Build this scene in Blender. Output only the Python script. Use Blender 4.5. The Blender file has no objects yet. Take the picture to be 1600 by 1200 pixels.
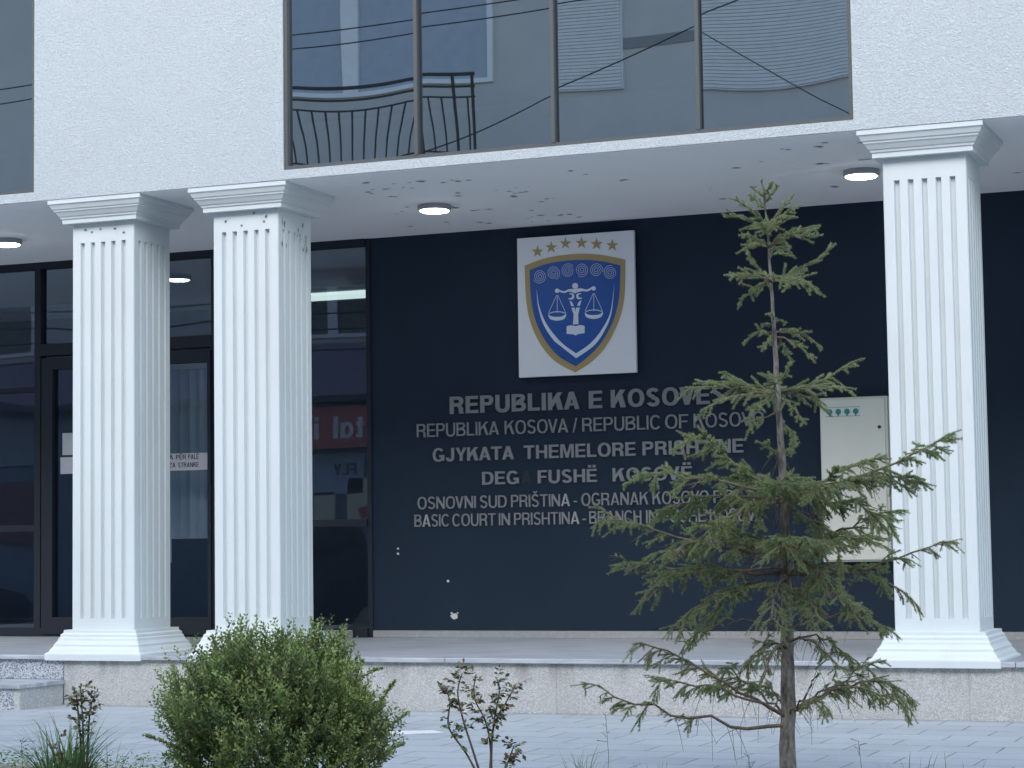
import bpy, bmesh, math, random
import numpy as np
from mathutils import Vector, Matrix
from mathutils.geometry import tessellate_polygon

random.seed(7)
rng = np.random.default_rng(7)
scene = bpy.context.scene
COL = scene.collection
rad = math.radians

# ---------------------------------------------------------------- camera
YAW, PITCH, ROLL = 0.3839, 0.0747, -0.0141
CAM = Vector((4.6157, -12.4894, 0.7223))
fwd = Vector((-math.sin(YAW) * math.cos(PITCH), math.cos(YAW) * math.cos(PITCH), math.sin(PITCH)))
rt = Vector((math.cos(YAW), math.sin(YAW), 0))
up = rt.cross(fwd)
R_ = rt * math.cos(ROLL) + up * math.sin(ROLL)
U_ = up * math.cos(ROLL) - rt * math.sin(ROLL)
cd = bpy.data.cameras.new("camera")
cam = bpy.data.objects.new("camera", cd)
COL.objects.link(cam)
M = Matrix((R_, U_, -fwd)).transposed().to_4x4()
M.translation = CAM
cam.matrix_world = M
cd.sensor_width = 36
cd.lens = 36 * 3327.5 / 1600
cd.clip_start = 0.05
cd.clip_end = 2000
scene.camera = cam

# ---------------------------------------------------------------- light
SUN_EL, SUN_AZ = rad(38), rad(24)      # high behind the camera, a little to the right, veiled by cloud
w = bpy.data.worlds.new("World")
scene.world = w
w.use_nodes = True
nt = w.node_tree
sky = nt.nodes.new("ShaderNodeTexSky")
sky.sky_type = 'NISHITA'
sky.sun_disc = False
sky.sun_elevation = SUN_EL
sky.sun_rotation = math.pi + SUN_AZ
sky.air_density = 1.0
sky.ozone_density = 0.0
sky.dust_density = 1.0
bg = nt.nodes["Background"]
nt.links.new(sky.outputs[0], bg.inputs[0])
bg.inputs[1].default_value = 0.15
sd = bpy.data.lights.new("sun", 'SUN')
sd.energy = 0.9
sd.angle = rad(40)
sd.color = (1.0, 0.985, 0.96)
sun = bpy.data.objects.new("sun", sd)
COL.objects.link(sun)
sdir = Vector((math.sin(SUN_AZ) * math.cos(SUN_EL), -math.cos(SUN_AZ) * math.cos(SUN_EL), math.sin(SUN_EL)))
sun.rotation_euler = sdir.to_track_quat('Z', 'Y').to_euler()
scene.view_settings.view_transform = 'Standard'
scene.view_settings.look = 'None'
scene.view_settings.gamma = 1.0
scene.view_settings.exposure = 1.5
scene.cycles.max_bounces = 10
scene.cycles.transparent_max_bounces = 16

# ---------------------------------------------------------------- helpers
def link(o, parent=None):
    COL.objects.link(o)
    if parent is not None:
        o.parent = parent
    return o

def tag(o, label=None, cat=None, group=None, kind=None):
    if label: o["label"] = label
    if cat: o["category"] = cat
    if group: o["group"] = group
    if kind: o["kind"] = kind
    return o

def empty(name, label, cat, loc=(0, 0, 0), group=None):
    o = bpy.data.objects.new(name, None)
    o.location = loc
    link(o)
    return tag(o, label, cat, group)

def sub(parent, p):
    """a world point in the frame of a thing that is only translated"""
    return Vector(p) - (parent.location if parent is not None else Vector())

class MB:
    """collects shapes given in world metres, then links them as ONE mesh object"""
    def __init__(s):
        s.bm = bmesh.new()
    def box(s, a, b, bev=0):
        r = bmesh.ops.create_cube(s.bm, size=1)
        c = [(a[i] + b[i]) / 2 for i in range(3)]
        d = [abs(b[i] - a[i]) for i in range(3)]
        for v in r['verts']:
            v.co = Vector((c[0] + v.co.x * d[0], c[1] + v.co.y * d[1], c[2] + v.co.z * d[2]))
        if bev:
            es = list({e for v in r['verts'] for e in v.link_edges})
            bmesh.ops.bevel(s.bm, geom=es, offset=bev, segments=2, affect='EDGES', profile=.5)
        return s
    def prism(s, pts, z0, z1, caps=True):
        n = len(pts)
        lo = [s.bm.verts.new((p[0], p[1], z0)) for p in pts]
        hi = [s.bm.verts.new((p[0], p[1], z1)) for p in pts]
        for i in range(n):
            j = (i + 1) % n
            s.bm.faces.new((lo[i], lo[j], hi[j], hi[i]))
        if caps:
            s.bm.faces.new(hi); s.bm.faces.new(lo[::-1])
        return s
    def rings(s, rings, close0=True, close1=True):
        vs = [[s.bm.verts.new(p) for p in r] for r in rings]
        n = len(vs[0])
        for a, b in zip(vs[:-1], vs[1:]):
            for i in range(n):
                j = (i + 1) % n
                s.bm.faces.new((a[i], a[j], b[j], b[i]))
        if close0: s.bm.faces.new(vs[0][::-1])
        if close1: s.bm.faces.new(vs[-1])
        return s
    def tube(s, path, radii, n=6):
        path = [Vector(p) for p in path]
        if not hasattr(radii, '__len__'):
            radii = [radii] * len(path)
        rs = []
        for i, p in enumerate(path):
            t = path[min(i + 1, len(path) - 1)] - path[max(i - 1, 0)]
            t = t.normalized() if t.length > 1e-9 else Vector((0, 0, 1))
            a = t.cross(Vector((0, 0, 1)) if abs(t.z) < .9 else Vector((1, 0, 0))).normalized()
            b = t.cross(a)
            rs.append([p + (a * math.cos(2 * math.pi * k / n) + b * math.sin(2 * math.pi * k / n)) * radii[i] for k in range(n)])
        return s.rings(rs)
    def disc(s, c, prof, n=40):
        """lathe about the vertical through c; prof = [(r, z)...] listed downwards"""
        rs = [[(c[0] + r * math.cos(-2 * math.pi * k / n), c[1] + r * math.sin(-2 * math.pi * k / n), c[2] + z) for k in range(n)] for r, z in prof]
        return s.rings(rs)
    def flat(s, contours, origin, ux, uz, depth):
        """outline(s) in the plane origin + x*ux + y*uz, given a thickness towards the viewer (ux x uz)"""
        nrm = Vector(ux).cross(Vector(uz)).normalized()
        o = Vector(origin); ux = Vector(ux); uz = Vector(uz)
        tri = tessellate_polygon([[Vector((p[0], p[1], 0)) for p in c] for c in contours])
        fl = [p for c in contours for p in c]
        back = [s.bm.verts.new(o + ux * p[0] + uz * p[1]) for p in fl]
        front = [s.bm.verts.new(o + ux * p[0] + uz * p[1] + nrm * depth) for p in fl]
        for t in tri:
            try:
                f = s.bm.faces.new([front[i] for i in t])
                f.normal_update()
                if f.normal.dot(nrm) < 0: f.normal_flip()
            except ValueError:
                pass
        k = 0
        for c in contours:
            n = len(c)
            for i in range(n):
                j = (i + 1) % n
                try:
                    s.bm.faces.new((front[k + i], front[k + j], back[k + j], back[k + i]))
                except ValueError:
                    pass
            k += n
        return s
    def build(s, name, mat, parent=None, smooth=False, off=None, fix=True):
        if fix:
            bmesh.ops.recalc_face_normals(s.bm, faces=s.bm.faces)
        base = parent
        o = Vector((0, 0, 0))
        while base is not None:
            o = o + base.location
            base = base.parent
        for v in s.bm.verts:
            v.co -= o
        me = bpy.data.meshes.new(name)
        s.bm.to_mesh(me); s.bm.free()
        if smooth:
            me.polygons.foreach_set('use_smooth', [True] * len(me.polygons))
        me.materials.append(mat)
        return link(bpy.data.objects.new(name, me), parent)

def np_mesh(name, V, F, mat, parent=None, tint=None, origin=(0, 0, 0)):
    """many small separate faces: V (n,3), F (m,k)"""
    me = bpy.data.meshes.new(name)
    V = np.asarray(V, np.float32) - np.asarray(origin, np.float32)
    F = np.asarray(F, np.int32)
    m, k = F.shape
    me.vertices.add(len(V)); me.vertices.foreach_set('co', V.ravel())
    me.loops.add(m * k); me.loops.foreach_set('vertex_index', F.ravel())
    me.polygons.add(m)
    me.polygons.foreach_set('loop_start', np.arange(0, m * k, k, dtype=np.int32))
    me.polygons.foreach_set('loop_total', np.full(m, k, dtype=np.int32))
    if tint is not None:
        at = me.attributes.new('tint', 'FLOAT', 'FACE')
        at.data.foreach_set('value', np.asarray(tint, np.float32))
    me.update(calc_edges=True)
    me.materials.append(mat)
    return link(bpy.data.objects.new(name, me), parent)

# ---------------------------------------------------------------- materials
class N:
    def __init__(s, name):
        s.m = bpy.data.materials.new(name); s.m.use_nodes = True
        s.t = s.m.node_tree
        s.b = s.t.nodes['Principled BSDF']
        s.out = s.t.nodes['Material Output']
        s._c = None
    def n(s, kind, **kw):
        x = s.t.nodes.new(kind)
        for k, v in kw.items(): setattr(x, k, v)
        return x
    def l(s, a, b): s.t.links.new(a, b)
    def co(s, scale=(1, 1, 1)):
        if s._c is None: s._c = s.n('ShaderNodeNewGeometry')
        mp = s.n('ShaderNodeMapping'); mp.inputs['Scale'].default_value = scale
        s.l(s._c.outputs['Position'], mp.inputs[0]); return mp.outputs[0]
    def noise(s, sc, det=4, rough=.55, scale=(1, 1, 1), dist=0):
        x = s.n('ShaderNodeTexNoise'); x.inputs['Scale'].default_value = sc
        x.inputs['Detail'].default_value = det; x.inputs['Roughness'].default_value = rough
        x.inputs['Distortion'].default_value = dist
        s.l(s.co(scale), x.inputs['Vector']); return x.outputs['Fac']
    def ramp(s, f, stops):
        r = s.n('ShaderNodeValToRGB')
        e = r.color_ramp.elements
        while len(e) < len(stops): e.new(.5)
        for el, (p, c) in zip(e, stops):
            el.position = p
            el.color = (c, c, c, 1) if not hasattr(c, '__len__') else (*c, 1)
        s.l(f, r.inputs[0]); return r.outputs[0]
    def mix(s, f, a, b, mode='MIX'):
        x = s.n('ShaderNodeMix', data_type='RGBA', blend_type=mode)
        for v, i in ((f, 0), (a, 6), (b, 7)):
            if hasattr(v, 'is_output'): s.l(v, x.inputs[i])
            elif i == 0: x.inputs[0].default_value = v
            else: x.inputs[i].default_value = (*v, 1)
        return x.outputs[2]
    def base(s, v):
        if hasattr(v, 'is_output'): s.l(v, s.b.inputs['Base Color'])
        else: s.b.inputs['Base Color'].default_value = (*v, 1)
        return s
    def set(s, **kw):
        for k, v in kw.items(): s.b.inputs[k.replace('_', ' ')].default_value = v
        return s
    def bump(s, h, st=.3, d=.01):
        x = s.n('ShaderNodeBump'); x.inputs['Strength'].default_value = st; x.inputs['Distance'].default_value = d
        s.l(h, x.inputs['Height']); s.l(x.outputs[0], s.b.inputs['Normal']); return s
    def math(s, op, a, b):
        x = s.n('ShaderNodeMath', operation=op)
        for v, i in ((a, 0), (b, 1)):
            if hasattr(v, 'is_output'): s.l(v, x.inputs[i])
            else: x.inputs[i].default_value = v
        return x.outputs[0]
    def attr(s, name):
        x = s.n('ShaderNodeAttribute'); x.attribute_name = name; return x.outputs['Fac']

def plain(name, c, rough=.6, metal=0, var=.12, sc=9, bump=0):
    k = N(name)
    f = k.noise(sc, 5)
    k.base(k.mix(f, tuple(x * (1 - var) for x in c), tuple(min(1, x * (1 + var)) for x in c)))
    k.set(Roughness=rough, Metallic=metal)
    if bump: k.bump(k.noise(sc * 12, 3), bump, .004)
    return k.m

def mat_stucco():
    k = N("white_stucco")
    f = k.noise(75, 3, .6, dist=1.2)
    g = k.noise(1.6, 4)
    c = k.mix(k.ramp(f, [(.35, 0), (.6, 1)]), (.485, .53, .55), (.60, .655, .665))
    c = k.mix(k.ramp(g, [(.45, 0), (.8, .35)]), c, (.495, .54, .555))
    k.base(c).set(Roughness=.9)
    k.bump(f, .9, .012)
    return k.m

def mat_column():
    k = N("white_column_paint")
    g = k.noise(2.5, 5, .6, scale=(1, 1, .35))
    c = k.mix(k.ramp(g, [(.5, 0), (.8, .5)]), (.645, .70, .70), (.54, .565, .545))
    v = k.noise(14, 6, .7, scale=(1, 1, .25))
    c = k.mix(k.ramp(v, [(.62, 0), (.78, .45)]), c, (.55, .54, .51))
    k.base(c).set(Roughness=.7)
    k.bump(k.noise(90, 3), .05, .004)
    return k.m

def mat_soffit():
    k = N("white_soffit_paint")
    g = k.noise(1.1, 4)
    c = k.mix(g, (.82, .835, .835), (.89, .90, .895))
    k.base(c).set(Roughness=.85)
    k.bump(k.noise(40, 3), .08, .004)
    return k.m

def mat_wall():
    k = N("dark_wall_paint")
    g = k.noise(1.7, 6, .65)
    c = k.mix(g, (.0100, .0205, .038), (.0165, .0310, .052))
    s = k.noise(5, 8, .75)
    c = k.mix(k.ramp(s, [(.66, 0), (.8, .5)]), c, (.026, .038, .055))
    k.base(c).set(Roughness=.8, Specular_IOR_Level=.25)
    k.bump(k.noise(70, 3), .15, .004)
    return k.m

def mat_pebble():
    k = N("washed_pebble_render")
    v = k.n('ShaderNodeTexVoronoi'); v.inputs['Scale'].default_value = 135
    k.l(k.co(), v.inputs['Vector'])
    hs = k.n('ShaderNodeRGBToBW'); k.l(v.outputs['Color'], hs.inputs[0])
    c = k.mix(k.ramp(hs.outputs[0], [(.2, 0), (.8, 1)]), (.395, .405, .395), (.57, .58, .565))
    g = k.noise(3, 5, scale=(1, 1, .5))
    c = k.mix(k.ramp(g, [(.45, 0), (.75, .5)]), c, (.41, .405, .39))
    # dark run-off stains hanging under the slab
    st = k.noise(6, 4, .6, scale=(1, 1, .12))
    sz = k.n('ShaderNodeSeparateXYZ'); k.l(k._c.outputs['Position'], sz.inputs[0])
    mz = k.n('ShaderNodeMapRange'); k.l(sz.outputs[2], mz.inputs[0])
    for i, q in zip((1, 2, 3, 4), (-.2, -.03, 0, .8)): mz.inputs[i].default_value = q
    c = k.mix(k.math('MULTIPLY', k.ramp(st, [(.5, 0), (.66, 1)]), mz.outputs[0]), c, (.24, .215, .195))
    # thin upright panel joints
    br = k.n('ShaderNodeTexBrick'); br.offset = 0
    br.inputs['Scale'].default_value = 1; br.inputs['Brick Width'].default_value = 1.28; br.inputs['Row Height'].default_value = 50
    br.inputs['Mortar Size'].default_value = .004
    cx = k.n('ShaderNodeCombineXYZ')
    k.l(k.math('ADD', sz.outputs[0], 1.45), cx.inputs[0])
    cx.inputs[1].default_value = 25
    k.l(cx.outputs[0], br.inputs['Vector'])
    c = k.mix(k.math('MULTIPLY', br.outputs['Fac'], .35), c, (.26, .24, .22))
    k.base(c).set(Roughness=.9)
    k.bump(v.outputs['Distance'], .55, -.006)
    return k.m

def mat_granite():
    k = N("speckled_granite")
    v = k.n('ShaderNodeTexVoronoi'); v.inputs['Scale'].default_value = 130
    k.l(k.co(), v.inputs['Vector'])
    hs = k.n('ShaderNodeRGBToBW'); k.l(v.outputs['Color'], hs.inputs[0])
    c = k.mix(k.ramp(hs.outputs[0], [(.25, 0), (.45, .5), (.7, 1)]), (.12, .14, .17), (.55, .58, .62))
    k.base(c).set(Roughness=.45)
    return k.m

def mat_marble():
    k = N("grey_streaked_marble")
    f = k.noise(9, 6, .65, scale=(.25, 2.2, 1), dist=.6)
    c = k.mix(k.ramp(f, [(.35, 0), (.65, 1)]), (.30, .33, .36), (.52, .55, .58))
    d = k.noise(2.5, 4)
    c = k.mix(k.ramp(d, [(.5, 0), (.75, .45)]), c, (.25, .26, .27))
    k.base(c).set(Roughness=.38)
    return k.m

def mat_pavers():
    k = N("grey_concrete_pavers")
    br = k.n('ShaderNodeTexBrick'); br.offset = .5
    for nm, v in (('Scale', 1), ('Brick Width', .38), ('Row Height', .3), ('Mortar Size', .006), ('Mortar Smooth', .3), ('Bias', 0)):
        br.inputs[nm].default_value = v
    br.inputs['Color1'].default_value = (.35, .39, .41, 1)
    br.inputs['Color2'].default_value = (.42, .46, .475, 1)
    br.inputs['Mortar'].default_value = (.13, .135, .14, 1)
    # the rows wander a little, as hand-laid ones do
    nz = k.n('ShaderNodeTexNoise'); nz.inputs['Scale'].default_value = 1.3
    k.l(k.co(), nz.inputs['Vector'])
    sub_ = k.n('ShaderNodeVectorMath', operation='SCALE'); sub_.inputs['Scale'].default_value = .03
    k.l(nz.outputs['Color'], sub_.inputs[0])
    ad = k.n('ShaderNodeVectorMath', operation='ADD')
    k.l(k._c.outputs['Position'], ad.inputs[0]); k.l(sub_.outputs[0], ad.inputs[1])
    k.l(ad.outputs[0], br.inputs['Vector'])
    f = k.noise(3, 6, .65)
    c = k.mix(k.ramp(f, [(.35, 0), (.7, .6)]), br.outputs['Color'], (.445, .485, .50))
    g = k.noise(120, 2)
    c = k.mix(k.ramp(g, [(.5, 0), (.75, .35)]), c, (.24, .26, .28))
    st = k.noise(1.1, 7, .7)
    c = k.mix(k.ramp(st, [(.48, 0), (.72, .55)]), c, (.29, .32, .345))
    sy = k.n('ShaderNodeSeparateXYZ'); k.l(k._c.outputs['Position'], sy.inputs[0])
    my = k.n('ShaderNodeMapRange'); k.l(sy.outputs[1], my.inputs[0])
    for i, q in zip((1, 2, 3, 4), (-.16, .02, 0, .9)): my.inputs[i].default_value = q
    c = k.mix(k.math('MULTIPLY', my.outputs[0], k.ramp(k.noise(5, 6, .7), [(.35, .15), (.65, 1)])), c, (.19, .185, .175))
    sp_ = k.noise(9, 6, .75)
    c = k.mix(k.ramp(sp_, [(.64, 0), (.72, .6)]), c, (.22, .23, .235))
    k.base(c).set(Roughness=.75)
    k.bump(k.math('SUBTRACT', k.math('MULTIPLY', g, .15), br.outputs['Fac']), .5, .006)
    return k.m

def mat_leaf(name, dark, light, rough=.5, trans=.25):
    k = N(name)
    c = k.mix(k.attr('tint'), dark, light)
    k.base(c).set(Roughness=rough, Specular_IOR_Level=.3)
    tr = k.n('ShaderNodeBsdfTranslucent'); k.l(c, tr.inputs[0])
    mx = k.n('ShaderNodeMixShader'); mx.inputs[0].default_value = trans
    k.l(k.b.outputs[0], mx.inputs[1]); k.l(tr.outputs[0], mx.inputs[2]); k.l(mx.outputs[0], k.out.inputs[0])
    return k.m

def mat_glass(name, refl, through, fac, wav=.0):
    k = N(name)
    k.t.nodes.remove(k.b)
    tr = k.n('ShaderNodeBsdfTransparent'); tr.inputs[0].default_value = (*through, 1)
    gl = k.n('ShaderNodeBsdfGlossy'); gl.inputs[0].default_value = (*refl, 1); gl.inputs['Roughness'].default_value = .008
    if wav:
        bp = k.n('ShaderNodeBump'); bp.inputs['Strength'].default_value = wav; bp.inputs['Distance'].default_value = .02
        k.l(k.noise(1.4, 1), bp.inputs['Height']); k.l(bp.outputs[0], gl.inputs['Normal'])
    mx = k.n('ShaderNodeMixShader'); mx.inputs[0].default_value = fac
    k.l(tr.outputs[0], mx.inputs[1]); k.l(gl.outputs[0], mx.inputs[2]); k.l(mx.outputs[0], k.out.inputs[0])
    return k.m

def mat_emit(name, c, st):
    k = N(name)
    k.set(Emission_Strength=st); k.b.inputs['Emission Color'].default_value = (*c, 1)
    k.base((.8, .8, .8)); return k.m

def mat_bark(name, a, b, sc=30):
    k = N(name)
    f = k.noise(sc, 6, .7, scale=(1, 1, .35))
    k.base(k.mix(k.ramp(f, [(.35, 0), (.68, 1)]), a, b)).set(Roughness=.9)
    k.bump(f, .7, .008); return k.m

def mat_mould():
    k = N("black_mould_flecks")
    k.base((.035, .035, .035)).set(Roughness=.9)
    tr = k.n('ShaderNodeBsdfTransparent')
    nz = k.noise(28, 5, .7)
    a = k.math('SUBTRACT', k.math('MULTIPLY', k.attr('cover'), 1.5), nz)
    a = k.ramp(a, [(.0, 0), (.85, .8)])
    mx = k.n('ShaderNodeMixShader')
    k.l(a, mx.inputs[0]); k.l(tr.outputs[0], mx.inputs[1]); k.l(k.b.outputs[0], mx.inputs[2]); k.l(mx.outputs[0], k.out.inputs[0])
    return k.m

STUCCO, COLP, SOFF, WALL = mat_stucco(), mat_column(), mat_soffit(), mat_wall()
PEB, GRAN, MARB, PAVE = mat_pebble(), mat_granite(), mat_marble(), mat_pavers()
MOULD = mat_mould()
UGLASS = mat_glass("blue_reflective_glass", (.72, .77, .82), (.04, .06, .09), .50, .004)
LGLASS = mat_glass("dark_shopfront_glass", (.80, .88, 1.0), (.60, .66, .72), .105, .004)
FRAME = plain("grey_window_frame", (.085, .095, .095), .5, .0)
ANTH = plain("anthracite_frame", (.004, .009, .020), .7)
LETTER = plain("grey_letter_plastic", (.215, .22, .23), .5, 0, .12, 20)
WORN = plain("worn_white_letter", (.33, .335, .335), .7, 0, .6, 70)
WHITE = plain("white_board", (.80, .80, .84), .55, 0, .03, 4)
GOLD = plain("dull_gold_print", (.42, .31, .13), .5, 0, .06, 8)
BLUE = plain("royal_blue_print", (.012, .085, .36), .5, 0, .15, 5)
PALE = plain("pale_blue_print", (.68, .75, .84), .5, 0, .05, 5)
STEEL = plain("grey_cabinet_paint", (.69, .70, .62), .5, 0, .05, 3)
DARKM = plain("dark_lock_metal", (.05, .05, .05), .4, .6)
BLACK = plain("black_trim", (.015, .016, .018), .5)
GREEN = plain("green_print", (.03, .22, .17), .5)
CONC = plain("rough_grey_stone", (.34, .33, .31), .9, 0, .3, 30, .4)
SKIRT = plain("skirting_stone", (.33, .335, .335), .7, 0, .25, 45, .2)
ROOM = plain("dim_room_paint", (.16, .19, .23), .8)
BLIND = plain("pale_blind_fabric", (.68, .76, .76), .8, 0, .1, 4)
ASPH = plain("asphalt", (.24, .242, .245), .9, 0, .3, 60, .4)
SOIL = plain("dry_soil", (.085, .07, .05), .95, 0, .4, 25, .6)
KERB = plain("pale_kerb_concrete", (.40, .40, .38), .85, 0, .2, 20, .3)
BARK = mat_bark("spruce_bark", (.075, .065, .058), (.36, .325, .285), 45)
TWIG = mat_bark("twig_bark", (.11, .085, .06), (.26, .21, .15), 60)
RTWIG = mat_bark("rose_cane", (.07, .055, .045), (.17, .13, .09), 60)
NEEDLE = mat_leaf("spruce_needles", (.14, .185, .10), (.44, .52, .25), .45, .40)
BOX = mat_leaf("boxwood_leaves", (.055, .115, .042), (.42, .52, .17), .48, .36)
ROSEL = mat_leaf("rose_leaves", (.13, .20, .085), (.24, .15, .10), .5, .2)
GRASS = mat_leaf("grass_blades", (.07, .19, .065), (.25, .36, .13), .5, .25)
LAMPW = mat_emit("lamp_diffuser", (.93, 1.0, .97), 14.0)
PANEL = mat_emit("ceiling_panel_light", (.85, 1.0, .90), .42)

# ---------------------------------------------------------------- ground
ZG = -.338            # pavement level (porch floor is 0)
ZR = -.86             # street level
def structure(mb, name, m):
    return tag(mb.build(name, m), kind='structure')
structure(MB().box((-400, -400, ZR - .4), (400, 400, ZR - .02)), "ground", plain("bare_ground", (.10, .09, .075), .95, 0, .3, 2))
structure(MB().box((-60, -15.6, ZR - .016), (60, -5.34, ZR)), "road", ASPH)
structure(MB().box((-60, -3.5, ZR), (60, .5, ZG)), "pavement", PAVE)
structure(MB().box((-60, -18.6, ZR - .012), (60, -15.6, ZR + .12)), "far_pavement", plain("far_paving", (.26, .26, .25), .85, 0, .2, 3))
structure(MB().box((-60, -3.6, ZR), (60, -3.504, ZG + .012), .008), "kerb", KERB)
structure(MB().box((-60, -5.2, ZR), (60, -3.604, ZG - .02)), "planting_bed", SOIL)
structure(MB().box((-60, -5.34, ZR - .01), (60, -5.204, ZG + .02), .01), "retaining_kerb", KERB)

# ---------------------------------------------------------------- court building
D = 2.70              # porch wall plane
ZC = 3.166            # soffit height
court = empty("court_building", "white stucco court building with three fluted columns, dark porch wall and tinted windows", "building", (0, 1.35, 0))
W0, W1, W2, W3, W4, WL, ZW, ZT = -2.054, -1.083, -.127, .833, 1.805, -4.032, 3.23, 5.25
mb = MB()
mb.box((WL, 0, ZC), (W0, .3, 8)); mb.box((W4, 0, ZC), (10, .3, 8)); mb.box((-14, 0, ZC), (-7.9, .3, 8))
for a, b in ((W0, W4), (-7.9, WL)):
    mb.box((a, 0, ZC), (b, .3, ZW)); mb.box((a, 0, ZT), (b, .3, 8))
mb.box((-14, .3, 3.6), (-13.7, 9, 8)); mb.box((9.7, .3, 3.6), (10, 9, 8)); mb.box((-14, 9, -.3), (10, 9.3, 8))
mb.build("upper_wall", STUCCO, court)
MB().box((-14.2, -.2, 8), (10.2, 9.5, 8.25)).build("roof", plain("roof_grey", (.3, .3, .3)), court)
ZS = ZC - .006
MB().box((-13.99, .31, ZS), (9.99, 9, 3.6)).box((-13.99, .008, ZS), (9.99, .3099, ZC + .02)).build("soffit", SOFF, court)

def pane_mesh(x0, x1, z0, z1, y, m, parent, bulge=0.0, n=14, name="pane"):
    """glass sheet 6 mm thick whose middle is drawn in by a few mm, as sealed units are"""
    bm = bmesh.new(); g = []
    for j in range(n + 1):
        row = []
        for i in range(n + 1):
            u, v = 2 * i / n - 1, 2 * j / n - 1
            row.append(bm.verts.new((x0 + (x1 - x0) * i / n, y + bulge * (1 - u * u) * (1 - v * v), z0 + (z1 - z0) * j / n)))
        g.append(row)
    for j in range(n):
        for i in range(n):
            bm.faces.new((g[j][i], g[j][i + 1], g[j + 1][i + 1], g[j + 1][i]))
    k = MB(); k.bm.free(); k.bm = bm
    return k.build(name, m, parent, smooth=True, fix=False)

def upper_window(xs, bulges):
    f = MB(); t = .026
    for i, x in enumerate(xs):
        if i == 0: f.box((x, .012, ZW), (x + t, .09, ZT))
        elif i == len(xs) - 1: f.box((x - t, .012, ZW), (x, .09, ZT))
        else: f.box((x - .012, .006, ZW + t), (x + .012, .09, ZT - t))
    f.box((xs[0] + t, .012, ZW), (xs[-1] - t, .09, ZW + t)); f.box((xs[0] + t, .012, ZT - t), (xs[-1] - t, .09, ZT))
    fr = f.build("window", FRAME, court)
    for i in range(len(xs) - 1):
        pane_mesh(xs[i] + .018, xs[i + 1] - .018, ZW + .02, ZT - .02, .05, UGLASS, fr, bulges[i])
upper_window([W0, W1, W2, W3, W4], [.0022, .0016, .0009, .0019])
upper_window([-7.9, -6.93, -5.97, -5.0, WL], [.0015, .002, .0015, .002])
MB().box((-13.6, 1.2, 3.62), (9.6, 1.25, 7.9)).build("inner_wall", ROOM, court)

# dark porch wall right of the glazing, with skirting
MB().box((-2.734, D, .058), (10, D + .25, ZC - .002)).build("porch_wall", WALL, court)
MB().box((-2.715, D - .022, .002), (10, D + .25, .056)).build("skirting", SKIRT, court)
MB().box((-2.76, D - .012, .002), (-2.722, D + .2, ZC - .002)).build("wall_end_trim", ANTH, court)

# porch floor slab, plinth, steps
mb = MB()
for a, b in ((-13, -3.80), (-3.796, -.92), (-.916, 2.66), (2.664, 6.2), (6.204, 10)):
    mb.box((a, 0, -.03), (b, D + .3, 0), .004)
mb.build("porch_floor", MARB, court)
MB().box((-3.795, .03, -.6), (10, 2.9, -.031)).build("plinth", PEB, court)
MB().box((-13, .028, -.165), (-3.80, 2.9, -.031)).build("step_riser", GRAN, court)
st = MB().box((-13, -.50, -.198), (-3.785, .027, -.168), .004).build("step_tread", MARB, court)
MB().box((-13, -.482, -.6), (-3.85, .026, -.199)).build("step_riser", GRAN, court)
MB().box((-3.849, -.48, -.6), (-3.80, .026, -.199)).build("step_cheek", PEB, court)

# glazed porch front
fr = MB()
zt = ZC - .003
def bar(x0, x1, z0, z1, y0=D - .03, y1=D + .06): fr.box((x0, y0, z0), (x1, y1, z1))
bar(-13, -2.762, .002, .07); bar(-13, -2.762, zt - .06, zt)
for x in (-11.8, -9.9, -7.9, -5.84):
    bar(x - .03, x + .03, .07, zt - .06)
bar(-4.155, -4.09, .07, zt - .06)
for a, b in ((-11.77, -9.93), (-9.87, -7.93), (-7.87, -5.87)):
    bar(a, b, .88, .935); bar(a, b, 2.06, 2.1)
bar(-4.08, -2.762, .875, .93)
bar(-5.81, -4.16, 2.36, 2.46)
front = fr.build("glazed_front", ANTH, court)
gy = D + .015
for a, b in ((-11.8, -9.9), (-9.9, -7.9), (-7.9, -5.84)):
    pane_mesh(a, b, .90, 2.08, gy, LGLASS, front, .002)
    pane_mesh(a, b, .04, .90, gy, LGLASS, front, .001)
    pane_mesh(a, b, 2.08, zt - .03, gy, LGLASS, front, .001)
pane_mesh(-4.1, -2.745, .90, zt - .03, gy, LGLASS, front, .0006)
pane_mesh(-4.1, -2.745, .04, .90, gy, LGLASS, front, .001)
pane_mesh(-5.82, -4.13, 2.4, zt - .03, gy, LGLASS, front, .001)
dr = MB()
for a, b in ((-5.79, -5.00), (-4.99, -4.157)):
    la, lb = (.11, .05) if a < -5.2 else (.05, .03)
    dr.box((a, D - .045, .02), (a + la, D + .05, 2.34)); dr.box((b - lb, D - .045, .02), (b, D + .05, 2.34))
    dr.box((a + la, D - .045, .02), (b - lb, D + .05, .16)); dr.box((a + la, D - .045, 2.24), (b - lb, D + .05, 2.34))
door = dr.build("door", ANTH, court)
for a, b in ((-5.70, -5.04), (-4.95, -4.18)):
    pane_mesh(a, b, .13, 2.24, gy - .02, LGLASS, door, .001)
for x in (-5.06, -4.93):
    MB().tube([(x, D - .05, .95), (x, D - .1, .95), (x, D - .1, 1.3), (x, D - .05, 1.3)], .014, 8).build("handle", DARKM, door)
# the dim room behind the glass
rm = MB()
rm.box((-13, 6.5, 0), (-1, 6.6, ZC)); rm.box((-13.1, D + .3, 0), (-13, 6.5, ZC)); rm.box((-2.6, D + .26, 0), (-2.5, 6.5, ZC))
rm.box((-13, D + .3, -.05), (-2.5, 6.5, -.002))
rm.build("interior", ROOM, court)

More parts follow.
